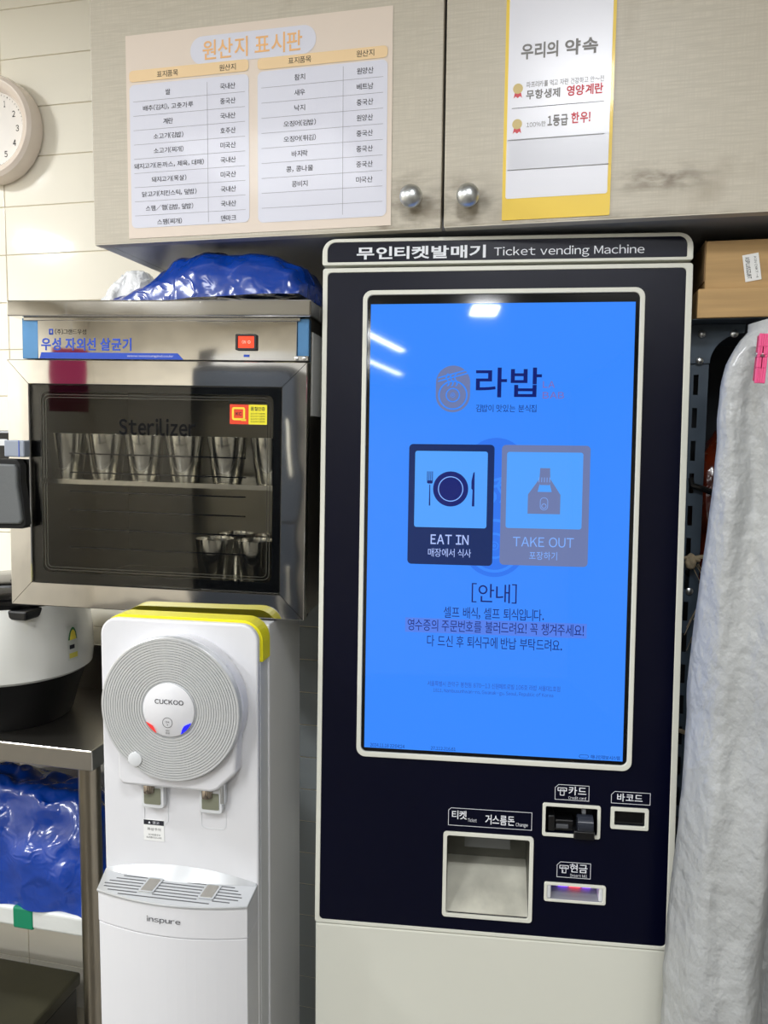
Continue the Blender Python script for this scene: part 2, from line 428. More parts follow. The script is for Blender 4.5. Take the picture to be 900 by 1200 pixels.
b = MB().flat(rr(LX0, LX1, 1.9955, 2.0125, .006), -.0008).flat(rr(RX0, RX1, 1.9950, 2.0115, .006), -.0008)
part(t, 'header_bar', b, peach, fix=False)
lettering(t, 'title_lettering', MB().text('원산지 표시판', -.544, -.387, 2.0165, 2.0450, -.0009, .012), orange)
rows_l = [('쌀', '국내산'), ('배추(김치), 고춧가루', '중국산'), ('계란', '국내산'), ('소고기(김밥)', '호주산'), ('소고기(찌개)', '미국산'),
          ('돼지고기(돈까스, 제육, 대패)', '국내산'), ('돼지고기(목살)', '미국산'), ('닭고기(치킨스틱, 덮밥)', '국내산'), ('스팸/햄(김밥, 덮밥)', '국내산'), ('스팸(찌개)', '덴마크')]
rows_r = [('참치', '원양산'), ('새우', '베트남'), ('낙지', '중국산'), ('오징어(김밥)', '원양산'), ('오징어(튀김)', '중국산'), ('바지락', '중국산'), ('콩, 콩나물', '중국산'), ('콩비지', '미국산')]
b = MB(); rl = MB()
def cellt(s, cx, cz, h=.0086, wmax=.118):
    n = sum(.55 if c in '(), /' else 1 for c in s) * h * .95
    n = min(n, wmax); b.text(s, cx - n / 2, cx + n / 2, cz - h / 2, cz + h / 2, -.0010)
for (x0, x1, dv, zt, rows, n, rh) in ((LX0, LX1, LD, 1.9875, rows_l, 10, .0213), (RX0, RX1, RD, 1.9905, rows_r, 10, .0216)):
    for hs, hx in (('표지품목', (x0 + dv) / 2), ('원산지', (dv + x1) / 2)): cellt(hs, hx, 2.0035, .0092)
    for i in range(n):
        z = zt - rh * (i + .5)
        if i < len(rows): cellt(rows[i][0], (x0 + dv) / 2, z); cellt(rows[i][1], (dv + x1) / 2, z)
        if i < n - 1: rl.flat(rr(x0 + .006, x1 - .006, z - rh / 2, z - rh / 2 + .0006), -.0008)
    rl.flat(rr(dv, dv + .0006, zt - n * rh + .006, zt - .002), -.0008)
lettering(t, 'lettering', b, 'print_dark')
part(t, 'ruled_line', rl, rule, fix=False)

# ---------------------------------------------------------------- yellow bordered poster
yel = mat('yellow_print', (240, 204, 62), .4, coat=.3); white = mat('poster_white', (226, 226, 234), .34, coat=.6)
white.node_tree.nodes['Principled BSDF'].inputs['Coat Roughness'].default_value = .24
gold = mat('gold_print', (212, 190, 128), .5); redp = mat('red_print', (214, 76, 84), .5); greyp = mat('grey_print', (128, 126, 124), .5)
t = thing('promise_poster', 'tall white laminated poster with a yellow border on the right cabinet door', 'poster', (-.0195, CY, 1.7605), off=(.0195, 0, -1.7605))
part(t, 'board', MB().prism(rr(-.0925, .0535, 1.7605, 2.125, .002), -.0006, .0005), yel)
part(t, 'white_field', MB().prism(rr(-.0880, .0492, 1.7895, 2.1205, .003), -.0010, -.0006), white)
b = MB().text('우리의', -.0712, -.0215, 1.9735, 1.9945, -.0014, .03).text('약속', -.0125, .0310, 1.9735, 1.9945, -.0014, .03)
b.text('무항생제', -.0628, -.0172, 1.9205, 1.9330, -.0014, .03).text('1등급', -.0330, -.0058, 1.8825, 1.8975, -.0014, .03)
b.text('파프리카를 먹고 자란 건강하고 안~전', -.0628, .0400, 1.9360, 1.9440, -.0014)
b.text('100%한', -.0614, -.0355, 1.8835, 1.8905, -.0014)
lettering(t, 'grey_lettering', b, greyp)
lettering(t, 'red_lettering', MB().text('영양계란', -.0085, .0395, 1.9205, 1.9345, -.0014, .03).text('한우!', -.0015, .0240, 1.8840, 1.8990, -.0014, .03), redp)
part(t, 'ruled_line', MB().flat(rr(-.082, .041, 1.9100, 1.9106), -.0013), 'print_dark', fix=False)
for z in (1.9360, 1.8890):
    part(t, 'medal', MB().prism(circ(-.0742, z, .0068, 20), -.0013, -.0010), gold)
    part(t, 'ribbon', MB().prism([(-.0800, z - .0125), (-.0772, z - .0100), (-.0742, z - .0125), (-.0712, z - .0100), (-.0684, z - .0125), (-.0700, z - .0055), (-.0784, z - .0055)], -.0012, -.0010), redp)
clear = glass_mat('clear_tape', (.995, .995, .995), -.02)
tape = part(t, 'clear_pocket', MB().prism(rr(-.0862, .0500, 1.8275, 1.8690, .001), -.0016, -.0013), clear)
b = MB().flat(rr(-.0862, .0430, 1.8676, 1.8682), -.0018).flat(rr(-.0862, .0500, 1.8275, 1.8282), -.0018)
part(tape, 'pocket_edge', b, greyp, fix=False)

# ---------------------------------------------------------------- ticket vending machine
KZ = 1.2232
KT = ((0, .0256, KZ), -2.9)
K = thing('ticket_kiosk', 'tall white and navy self-service ticket machine with a bright blue touch screen', 'ticket machine', (-.0749, 1.1198, 0), (0, 0, 6.1))
def kp(name, mb, m, **k): return part(K, name, mb, m, tilt=KT, **k)
part(K, 'lower_cabinet', MB().box(-.2750, .2545, 0, .36, .0, .7125), 'kwhite', bev=.003, label='plain white lower cabinet')
kp('housing', MB().box(-.270, .248, .086, .30, -.500, .520), 'kwhite', bev=.004)
kp('housing_collar', MB().plate(-.270, .248, -.500, .520, [(-.262, .240, -.492, .512)], .0305, .0855), 'kwhite')
HB = [rr(-.2768, .2532, .4862, .5247, rs=(.003, .003, .020, .020), n=6), rr(-.2690, .2450, .4905, .5195, rs=(.002, .002, .012, .012), n=6)]
hd = kp('header', MB().prism(HB[0], 0.0005, .03), 'kwhite', bev=.0015, label='white rounded header rim')
part(hd, 'name_plate', MB().prism(HB[1], -.0008, .001), 'navy')
part(hd, 'header_rim', MB().ring(HB[0], HB[1], -.002, .003), 'kwhite', bev=.0008)
lettering(hd, 'lettering', MB().text('무인티켓발매기', -.2255, -.0365, .4940, .5125, -.0012, .028).text('Ticket vending Machine', -.0245, .1865, .4930, .5090, -.0012, .006), 'print_white')
BO = rr(-.2757, .2537, -.5095, .4820, .004, 4); BI = rr(-.2685, .2448, -.5045, .4755, .006, 4)
kp('front_rim', MB().ring(BO, BI, -.0015, .012), 'kwhite', bev=.0008, label='thin warm white rim round the navy panel')
H_T = (-.0755, .0465, -.4790, -.3600); H_C = (.0685, .1430, -.3465, -.3065); H_B = (.0730, .1540, -.4450, -.4245); H_S = (.1672, .2102, -.3285, -.3072)
kp('front_panel', MB().plate(-.2700, .2465, -.5065, .4770, [H_T, H_C, H_B, H_S], 0, .0115), 'navy', label='navy front panel')
kp('screen_rim', MB().ring(rr(-.2147, .1891, -.2474, .4485, .0135, 6), rr(-.2078, .1823, -.2396, .4415, .0085, 6), -.0045, .001), 'kwhite', bev=.001, label='white rounded rim of the screen')
# --- screen
def em(name, c, s=1.0):
    m = mat(name, (0, 0, 0), .04, emit=c, estr=s, spec=.35); return m
E_bg = em('screen_blue', (58, 138, 255)); E_mark = em('screen_mark_blue', (48, 118, 240)); E_navy = em('screen_navy', (18, 42, 98)); E_grey = em('screen_grey', (110, 124, 172))
E_lb = em('screen_light_blue', (82, 162, 255)); E_txt = em('screen_text', (16, 32, 112)); E_mauve = em('screen_mauve', (122, 112, 190)); E_hl = em('screen_highlight', (84, 128, 236)); E_pale = em('screen_pale', (176, 196, 255)); E_pale2 = em('screen_pale_blue', (128, 176, 255)); E_small = em('screen_small_text', (52, 84, 190))
scr = kp('screen', MB().prism(rr(-.2080, .1825, -.2398, .4417, .008, 6), -.0012, .0002), 'blackgloss', label='glossy black screen border')
def sp(name, mb, m, label=None):
    if 'lettering' in name: return lettering(scr, name, mb, m, label)
    return part(scr, name, mb, m, fix=False, label=label)
Y0 = -.0014
sp('display', MB().flat(rr(-.2030, .1765, -.2340, .4285), Y0), E_bg, 'glowing blue display')
def capsule_logo(cx, cz, w, h, mk, cut, y):
    """capsule badge: noodles lifted from a bowl-shaped roll"""
    r = w / 2; y2 = y - .00025
    a = MB().flat(rr(cx - r, cx + r, cz - h / 2, cz + h / 2, r * .999, 12), y)
    c = MB(); u = w / 50.0
    cy2 = cz - h / 2 + r
    for q0, q1 in ((.86, .77), (.42, .35)):
        c.flatring(circ(cx, cy2, r * q0, 36), circ(cx, cy2, r * q1, 36), y2)
    for k in range(3):
        c.flatring(circ(cx, cy2, r * (.05 + .09 * k), 12), circ(cx, cy2, r * (.02 + .09 * k), 12), y2) if k < 2 else None
    for k in range(3):
        pts = [(cx - 8 * u + k * 6 * u + 2.2 * u * math.sin(i * 1.1), cz + 4 * u + i * 3.1 * u) for i in range(7)]
        for (x1, z1), (x2, z2) in zip(pts, pts[1:]): c.flat([(x1 - 1.1 * u, z1), (x1 + 1.1 * u, z1), (x2 + 1.1 * u, z2), (x2 - 1.1 * u, z2)], y2)
    for dz in (0, 5):
        c.flat([(cx - 22 * u, cz + (12 + dz) * u), (cx - 22 * u, cz + (10 + dz) * u), (cx + 22 * u, cz + (22 + dz) * u), (cx + 21 * u, cz + (24 + dz) * u)], y2)
    sp('badge', a, mk); sp('badge_line', c, cut)
capsule_logo(-.0150, .1318, .092, .204, E_mark, E_bg, Y0 - .0002)
capsule_logo(-.0800, .3045, .0500, .0680, E_grey, E_bg, Y0 - .0002)
b = MB().text('라밥', -.0468, .0478, .2925, .3355, Y0 - .0003, .018); sp('shop_name', b, E_txt)
sp('shop_name_latin', MB().text('LA', .0495, .0665, .3065, .3160, Y0 - .0003, .012).text('BAB', .0495, .0800, .2910, .3005, Y0 - .0003, .012), E_mauve)
sp('tagline', MB().text('김밥이 맛있는 분식집', -.0460, .0410, .2712, .2820, Y0 - .0003), E_txt)
Y1 = Y0 - .0008; Y2 = Y1 - .0003; Y3 = Y2 - .0003
sp('eat_in_button', MB().flat(rr(-.1426, -.0176, .0460, .2235, .006), Y1), E_navy); sp('button_window', MB().flat(rr(-.1335, -.0272, .1010, .2135, .0035), Y2), E_lb)
sp('take_out_button', MB().flat(rr(-.0070, .1192, .0483, .2235, .006), Y1), E_grey); sp('button_window', MB().flat(rr(.0006, .1092, .1025, .2135, .0035), Y2), E_lb)
b = MB().flat(circ(-.0805, .1580, .0258, 40), Y3)
fx = -.1112
b.flat([(fx - .0009, .1330), (fx + .0011, .1330), (fx + .0006, .1640), (fx - .0006, .1640)], Y3).flat(rr(fx - .0042, fx + .0042, .1655, .1700, .002), Y3)
for k in range(4): b.flat(rr(fx - .0042 + k * .00245, fx - .0042 + k * .00245 + .0011, .169, .1835, .0004), Y3)
kx = -.0480
b.flat([(kx - .0010, .1330), (kx + .0026, .1330), (kx + .0024, .1600), (kx + .0022, .1835), (kx + .0002, .1820), (kx - .0022, .1700), (kx - .0022, .1590), (kx - .0004, .1570)], Y3)
sp('plate_and_cutlery_sign', b, E_txt)
sp('plate_ring', MB().flatring(circ(-.0805, .1580, .0186, 40), circ(-.0805, .1580, .0172, 40), Y3 - .0002), E_pale2)
b = MB().flat([(.0318, .1240), (.0782, .1240), (.0782, .1520), (.0318, .1520)], Y3)
b.flat([(.0318, .1520), (.0445, .1520), (.0485, .1690), (.0485, .1760)], Y3).flat([(.0665, .1520), (.0782, .1520), (.0625, .1760), (.0625, .1690)], Y3)
b.flat([(.0445, .1520), (.0665, .1520), (.0665, .1560), (.0445, .1560)], Y3).flat([(.0485, .1660), (.0625, .1660), (.0632, .1760), (.0625, .1905), (.0485, .1905), (.0478, .1760)], Y3)
sp('carrier_bag_sign', b, E_grey)
b = MB()
for k in range(5): b.new().flat(rr(.0468 + k * .0038, .0476 + k * .0038, .1700, .1770), Y3 - .0002)
b.new().flatring(rr(.0493, .0607, .1295, .1480, .0056, 8), rr(.0500, .0600, .1302, .1473, .0049, 8), Y3 - .0002).flatring(circ(.0550, .1355, .0036, 20), circ(.0550, .1355, .0028, 20), Y3 - .0002)
lettering(scr, 'bag_line', b, E_pale2)
sp('button_lettering', MB().text('EAT IN', -.1085, -.0527, .0762, .0905, Y2, .008).text('매장에서 식사', -.1120, -.0487, .0575, .0700, Y2), E_pale)
sp('button_lettering', MB().text('TAKE OUT', .0118, .0990, .0757, .0900, Y2, .004).text('포장하기', .0356, .0756, .0570, .0690, Y2), E_pale2)
sp('highlight_bar', MB().flat(rr(-.1442, .1206, -.0560, -.0345), Y0 - .0002), E_hl)
b = MB().text('[안내]', -.0465, .0190, -.0085, .0200, Y0 - .0004, .006).text('셀프 배식, 셀프 퇴식입니다.', -.0872, .0590, -.0335, -.0160, Y0 - .0004)
b.text('영수증의 주문번호를 불러드려요! 꼭 챙겨주세요!', -.1405, .1165, -.0535, -.0362, Y0 - .0004, .006).text('다 드신 후 퇴식구에 반납 부탁드려요.', -.1110, .0860, -.0765, -.0592, Y0 - .0004)
sp('notice_lettering', b, E_txt)
b = MB().text('서울특별시 관악구 봉천동 870-13 신원메트로빌 106호 라밥 서울대1호점', -.1093, .0848, -.1360, -.1280, Y0 - .0004)
b.text('1811, Nambusunhwan-ro, Gwanak-gu, Seoul, Republic of Korea', -.1005, .0752, -.1462, -.1388, Y0 - .0004)
sp('address_lettering', b, E_small)
b = MB().text('2024.11.18 22:04:24', -.1940, -.1420, -.2325, -.2270, Y0 - .0004).text('27.112.216.61', -.1025, -.0655, -.2320, -.2270, Y0 - .0004).text('해나인정보시스템', .1310, .1722, -.2325, -.2265, Y0 - .0004)
b.flatring(rr(.1145, .1280, -.2320, -.2270, .0024, 6), rr(.1150, .1275, -.2315, -.2275, .0020, 6), Y0 - .0004)
sp('status_lettering', b, E_txt)
# --- payment openings
def rim(name, x0, x1, z0, z1, hole, r): return kp(name, MB().ring(rr(x0, x1, z0, z1, r, 4), rr(*hole, r * .7, 4), -.003, .001), 'kwhite', bev=.0007)
tr = rim('ticket_tray', -.0812, .0522, -.4845, -.3545, H_T, .005)
b = MB(); x0, x1, z0, z1 = H_T
b.box(x0 - .002, x0, .0116, .080, z0 - .002, z1 + .002).box(x1, x1 + .002, .0116, .080, z0 - .002, z1 + .002).box(x0, x1, .078, .080, z0, z1).box(x0, x1, .0116, .078, z1, z1 + .002)
part(tr, 'tray_wall', b, mat('dark_tray_steel', (84, 84, 76), .45, .3))
b = MB(); bb = len(b.v)
b.v += [(x0, .003, z0 + .001), (x1, .003, z0 + .001), (x1, .060, z0 + .048), (x0, .060, z0 + .048), (x0, .078, z0 + .052), (x1, .078, z0 + .052), (x0, .003, z0 - .002), (x1, .003, z0 - .002), (x1, .078, z0 - .002), (x0, .078, z0 - .002)]
b.f += [(0, 1, 2, 3), (3, 2, 5, 4), (6, 9, 8, 7), (0, 6, 7, 1), (4, 5, 8, 9), (0, 3, 4, 9, 6), (1, 7, 8, 5, 2)]
part(tr, 'tray_floor', b, mat('tray_steel', (196, 194, 180), .4, .3, var=.1, vscale=20), label='sloped pale steel floor')
part(tr, 'tray_flap', MB().box(x0 + .026, x1 - .026, .050, .052, z1 - .040, z1), mat('grey_flap', (104, 106, 104), .4), label='grey flap hanging inside')
cd = rim('card_slot', .0640, .1476, -.3512, -.3020, H_C, .003)
b = MB(); x0, x1, z0, z1 = H_C
b.box(x0 - .002, x0, .0116, .05, z0, z1).box(x1, x1 + .002, .0116, .05, z0, z1).box(x0 - .002, x1 + .002, .05, .052, z0, z1).box(x0, x1, .0116, .05, z1, z1 + .002).box(x0, x1, .0116, .05, z0 - .002, z0)
part(cd, 'slot_wall', b, 'black')
b = MB().box(x0 + .004, x0 + .014, .000, .03, z0 + .002, z0 + .026).box(x0 + .014, x0 + .042, .006, .03, z0 + .0, z0 + .018).box(x1 - .034, x1 - .004, -.010, .03, z0 - .004, z0 + .009)
part(cd, 'card_guide', b, 'black', bev=.002)
part(cd, 'card_guide_bar', MB().box(x0 + .016, x0 + .034, .002, .006, z0 + .006, z0 + .012), mat('dark_grey_plastic', (78, 80, 84), .3), bev=.001, label='dark grey bar')
part(cd, 'reader_drum', MB().tube([(x1 - .029, -.002, z0 + .018), (x1 - .007, -.002, z0 + .018)], .0125, 20), mat('smoky_plastic', (44, 48, 58), .18), True)
part(cd, 'drum_tab', MB().box(x1 - .0215, x1 - .0155, .004, .01, z0 + .029, z0 + .036), mat('tab_grey', (120, 122, 126), .4), bev=.001)
sl = rim('barcode_window', .1618, .2156, -.3340, -.3018, H_S, .0025)
part(sl, 'scanner_glass', MB().box(H_S[0] - .001, H_S[1] + .001, .004, .006, H_S[2] - .001, H_S[3] + .001), 'blackgloss')
bs = rim('bill_slot', .0690, .1580, -.4490, -.4205, H_B, .003)
x0, x1, z0, z1 = H_B
b = MB().box(x0, x0 + .006, -.002, .02, z0, z1).box(x1 - .006, x1, -.002, .02, z0, z1)
part(bs, 'slot_cheek', b, 'wplastic2', bev=.002)
b = MB(); b.v += [(x0, -.002, z0), (x1, -.002, z0), (x1, .022, z0 + .009), (x0, .022, z0 + .009), (x0, .022, z0 - .001), (x1, .022, z0 - .001)]; b.f += [(0, 1, 2, 3), (0, 4, 5, 1), (2, 5, 4, 3), (0, 3, 4), (1, 5, 2)]
part(bs, 'slot_lip', b, mat('slot_grey', (132, 134, 140), .4))
part(bs, 'slot_wall', MB().box(x0, x1, .023, .026, z0, z1), 'black')
for k, (c, s_, xx, ww) in enumerate((((255, 60, 80), 5, .1160, .016), ((120, 60, 255), 4, .0985, .014), ((140, 70, 255), 4, .1330, .012))):
    part(bs, 'slot_light', MB().box(xx - ww / 2, xx + ww / 2, .0185, .0225, z0 + .0095, z0 + .0150), em('slot_glow_%d' % k, c, s_), label=('red' if k == 0 else 'violet') + ' glowing slot light')
# --- engraved labels
b = MB()
def chamfer_frame(x0, x1, z0, z1, c=.005, wd=.0007):
    b.new(); o = [(x0, z0), (x1, z0), (x1, z1), (x0 + c, z1), (x0, z1 - c)]; d = wd
    i = [(x0 + d, z0 + d), (x1 - d, z0 + d), (x1 - d, z1 - d), (x0 + c + d * .4, z1 - d), (x0 + d, z1 - c - d * .4)]
    b.flatring(o, i, -.0004)
chamfer_frame(-.0745, .0490, -.3455, -.3185, .004); chamfer_frame(.0812, .1306, -.2965, -.2735); chamfer_frame(.1620, .2176, -.2968, -.2788); chamfer_frame(.0868, .1358, -.4125, -.3890)
b.text('티켓', -.0690, -.0470, -.3355, -.3225, -.0004, .012).text('Ticket', -.0455, -.0320, -.3385, -.3330, -.0004)
b.text('거스름돈', -.0195, .0235, -.3405, -.3255, -.0004, .008).text('Change', .0255, .0432, -.3420, -.3350, -.0004)
b.text('카드', .1010, .1265, -.2885, -.2755, -.0004, .014).text('Credit card', .1010, .1262, -.2945, -.2902, -.0004)
b.text('바코드', .1705, .2065, -.2935, -.2815, -.0004, .012)
b.text('현금', .1055, .1310, -.4040, -.3910, -.0004, .014).text('Insert bill', .1062, .1310, -.4105, -.4062, -.0004)
for (ix, iz) in ((.0850, -.2870), (.0905, -.4030)):
    b.new().flatring(rr(ix, ix + .0135, iz + .0035, iz + .0090, .001), rr(ix + .0012, ix + .0123, iz + .0047, iz + .0080, .0006), -.0004)
    b.flatring(rr(ix + .0035, ix + .0100, iz - .0030, iz + .0065, .0006), rr(ix + .0045, ix + .0090, iz - .0020, iz + .0058, .0004), -.0004)
b.flat(rr(.0940, .0962, -.4045, -.4015, .0005), -.0004)
lettering(K, 'panel_lettering', b, 'print_white', tilt=KT)

# ---------------------------------------------------------------- UV steriliser cabinet
SB = .2110
S = thing('sterilizer_cabinet', 'stainless steel ultraviolet cup sterilizer with a dark glass door', 'sterilizer', (-.5972 - .2110 * math.sin(R(.8)) , 1.0947, 1.3906 - SB), (0, .8, 4.5), off=(0, 0, SB))
SX0, SX1, ZB, ZT = -.2350, .2250, -.2050, .2430
b = MB().box(SX0, SX0 + .004, .022, .36, ZB, ZT).box(SX1 - .004, SX1, .022, .36, ZB, ZT).box(SX0 + .004, SX1 - .004, .356, .36, ZB, ZT)
b.box(SX0 + .004, SX1 - .004, .022, .356, ZB, ZB + .004).box(SX0 + .004, SX1 - .004, .022, .356, ZT - .004, ZT).box(SX0 + .004, SX1 - .004, .022, .356, .162, .166)
part(S, 'cabinet_shell', b, 'chamber')
cp = part(S, 'top_cap', MB().box(-.2516, .2310, -.004, .372, .2430, .2672), 'steel', bev=.0025, seg=3, label='overhanging polished top cap')
part(cp, 'cap_lip', MB().box(-.2300, .2120, .006, .018, .2375, .2430), 'steel', bev=.001)
hp = part(S, 'control_panel', MB().box(-.2075, .2070, .0085, .0218, .1795, .2430), 'steel', bev=.0008)
for x0, x1 in ((-.2350, -.2080), (.2075, .2250)):
    part(S, 'corner_post', MB().box(x0, x1, .010, .0218, .1795, .2420), 'film', bev=.001, label='corner post covered in blue protective film')
YH = .0081
lettering(hp, 'title_lettering', MB().text('우성 자외선 살균기', -.2020, -.0530, .1925, .2120, YH, .026), 'print_blue', label='bold blue Korean lettering')
lettering(hp, 'maker_lettering', MB().text('(주)그랜드우성', -.1785, -.1270, .2170, .2255, YH), 'print_black')
part(hp, 'maker_badge', MB().flatring(rr(-.1885, -.1818, .2165, .2255, .0006), rr(-.1868, -.1835, .2185, .2235, .0012), YH).flat(rr(-.1880, -.1823, .2165, .2190), YH), 'print_blue', fix=False)
bn = part(hp, 'blue_banner', MB().flat([(-.2050, .1800), (.0305, .1800), (.0215, .1895), (-.2020, .1895)], YH), 'print_blue', fix=False)
lettering(bn, 'banner_lettering', MB().text('www.woosungind.co.kr', -.0600, .0150, .1827, .1868, YH - .0003), 'print_white')
sw = part(S, 'power_switch', MB().ring(rr(.1140, .1465, .1945, .2185, .002), rr(.1178, .1427, .1978, .2155, .001), .003, .0086), 'black', bev=.0006)
part(sw, 'rocker', MB().prism(rr(.1180, .1425, .1980, .2153, .001), .0045, .0086), mat('red_lit_rocker', (230, 50, 20), .25, emit=(255, 66, 26), estr=.9), label='lit red rocker')
lettering(sw, 'rocker_lettering', MB().text('ON', .1240, .1300, .2045, .2090, .0043).flatring(circ(.1350, .2067, .0022, 14), circ(.1350, .2067, .0015, 14), .0043), mat('pale_print', (255, 190, 170), .5, emit=(255, 170, 140), estr=.6))
part(hp, 'switch_note', MB().flat(rr(.1255, .1345, .1850, .1885), YH), 'print_blue', fix=False)
hg = part(S, 'hinge', MB().box(.2060, .2270, -.001, .010, .1790, .1865), 'steel', bev=.001)
for hx in (.2100, .2210): part(hg, 'screw', MB().lathe([(.0030, 0), (.0028, .001), (.0015, .0018)], (hx, -.001, .1828), 'y', 14), 'chrome', True)
# door
DO = (-.2555, .2257, -.2104, .1775); DI = (-.2185, .1864, -.1715, .1390)
door = part(S, 'door', MB().ring(rr(*DI, .0005), rr(DI[0] + .005, DI[1] - .005, DI[2] + .005, DI[3] - .005, .0005), .0078, .018), 'black', label='black gasket of the glass door')
def rail(p):    # mitred bevelled rail: outer edge, crown, inner edge
    b = MB(); n = 4
    (ox0, oz0), (ox1, oz1), (ix1, iz1), (ix0, iz0) = p
    def lerp(a, c, t): return (a[0] + (c[0] - a[0]) * t, a[1] + (c[1] - a[1]) * t)
    rows = [((ox0, oz0), (ox1, oz1), .020), ((ox0, oz0), (ox1, oz1), .0012)]
    for tt, y in ((.03, 0), (.5, 0), (.95, .0001), (1, .003)): rows.append((lerp((ox0, oz0), (ix0, iz0), tt), lerp((ox1, oz1), (ix1, iz1), tt), y))
    rows.append(((ix0, iz0), (ix1, iz1), .020))
    for a, c, y in rows: b.v += [(a[0], y, a[1]), (c[0], y, c[1])]
    m = len(rows)
    for i in range(m): j = (i + 1) % m; b.f.append((2 * i, 2 * i + 1, 2 * j + 1, 2 * j))
    b.f.append(tuple(2 * i for i in range(m))); b.f.append(tuple(2 * i + 1 for i in range(m - 1, -1, -1)))
    return b
A, B_, C_, D_ = (DO[0], DO[2]), (DO[1], DO[2]), (DO[1], DO[3]), (DO[0], DO[3])
a_, b_, c_, d_ = (DI[0], DI[2]), (DI[1], DI[2]), (DI[1], DI[3]), (DI[0], DI[3])
def inset(p, g=.0005):          # hairline gap at the mitres
    (x0, z0), (x1, z1), (x2, z2), (x3, z3) = p; L = math.hypot(x1 - x0, z1 - z0); ux, uz = (x1 - x0) / L * g, (z1 - z0) / L * g
    return ((x0 + ux, z0 + uz), (x1 - ux, z1 - uz), (x2 - ux, z2 - uz), (x3 + ux, z3 + uz))
for p in ((A, B_, b_, a_), (B_, C_, c_, b_), (C_, D_, d_, c_), (D_, A, a_, d_)): part(door, 'frame_rail', rail(inset(p)), 'steel', True)
part(door, 'glass_pane', MB().box(DI[0], DI[1], .0040, .0062, DI[2], DI[3]), 'glass', label='smoked glass pane')
prb = mat('black_glass_print', (8, 8, 9), .04)
part(door, 'printed_border', MB().flatring(rr(DI[0], DI[1], DI[2], DI[3], .001, 6), rr(-.2035, .1725, -.1560, .1285, .010, 6), .0076), prb, fix=False)
b = MB()
for k in (0, .0042): b.flatring(rr(-.2000 + k, .1690 - k, -.1525 + k, .1250 - k, .010 - k / 2, 6), rr(-.1989 + k, .1679 - k, -.1514 + k, .1239 - k, .009 - k / 2, 6), .0071)
part(door, 'border_line', b, mat('grey_glass_print', (92, 90, 84), .3), fix=False)
b = MB()
for k in range(6):
    z = .0335 - .0295 * k; b.flat(rr(-.1545, .1320, z - .0010, z + .0010), .0036)
part(door, 'printed_stripe', b, prb, fix=False)
lettering(door, 'glass_lettering', MB().text('Sterilizer', -.0725, .0520, .0640, .0905, .0036, .022), 'print_black', label='black Sterilizer lettering')
st = part(door, 'quality_sticker', MB().flat(rr(.1060, .1355, .0845, .1140, .001), .0036), mat('red_sticker', (232, 64, 24), .4), fix=False, label='red and yellow quality sticker')
b = MB().flat(rr(.1355, .1640, .0845, .1140, .001), .0036); part(door, 'quality_sticker', b, mat('yellow_sticker', (240, 228, 40), .4), fix=False, label='yellow half of the quality sticker')
part(door, 'sticker_mark', MB().flatring(rr(.1095, .1300, .0905, .1100, .003), rr(.1125, .1270, .0935, .1070, .001), .0034).flat(rr(.1240, .1315, .0895, .0920), .0034), mat('yellow_mark', (250, 220, 60), .4), fix=False)
b = MB().text('품질인증', .1385, .1610, .1050, .1110, .0034, .01)
for k in range(4): b.text('살균소독기 인증번호', .1385, .1610, .0875 + k * .0040, .0902 + k * .0040, .0034)
b.text('KC', .1155, .1245, .0975, .1025, .0034, .02)
lettering(door, 'sticker_lettering', b, 'print_dark')
# door handle (pale bracket and grey padded grip)
hb = mat('pale_blue_bracket', (152, 160, 174), .35)
pb = MB().box(-.2510, -.2170, -.018, -.0015, .0260, .0520)
part(door, 'handle_bracket', pb, hb, bev=.002, label='pale blue grey handle bracket')
part(door, 'bracket_stripe', MB().box(-.2262, -.2250, -.0185, -.018, .0262, .0518), 'print_blue')
grey = mat('grey_grip', (98, 101, 102), .55, bump=.0004, bscale=120)
pl = [(-.340, -.082), (-.224, -.078), (-.2195, -.072), (-.2225, -.045), (-.2265, -.020), (-.2270, .008), (-.2300, .0145), (-.340, .016)]
pl2 = [(-.342, -.0885), (-.222, -.0855), (-.2165, -.079), (-.2190, -.045), (-.2235, -.015), (-.2235, .014), (-.2290, .0220), (-.342, .0235)]
part(door, 'handle_grip', MB().prism(pl, -.024, -.010), grey, bev=.003, seg=3, label='grey padded grip')
part(door, 'grip_edge', MB().prism(pl2, -.0185, -.0020), 'rubber', bev=.0015, label='black edge of the grip')
part(S, 'wire_shelf', MB().box(SX0 + .005, SX1 - .005, .036, .350, -.0135, -.0095), 'steel_in', bev=.001, label='steel inner shelf')
part(S, 'shelf_lip', MB().box(SX0 + .005, SX1 - .005, .034, .036, -.0165, -.0090), 'steel_dull')
for fx, fy in ((-.202, .045), (.202, .045), (-.202, .33), (.202, .33)):
    part(S, 'foot', MB().lathe([(.017, 0), (.019, .004), (.020, .010), (.016, .0115)], (fx, fy, ZB - .0118), 'z', 18), 'rubber', True)
sd = part(S, 'side_sticker', MB().box(SX1 + .0002, SX1 + .0008, .03, .10, .10, .225), 'paper', label='white side notice')
Smat = S.matrix_basis.copy()
S_loc = Matrix.Translation(S.location) @ S.rotation_euler.to_matrix().to_4x4() @ Matrix.Translation((0, 0, SB))
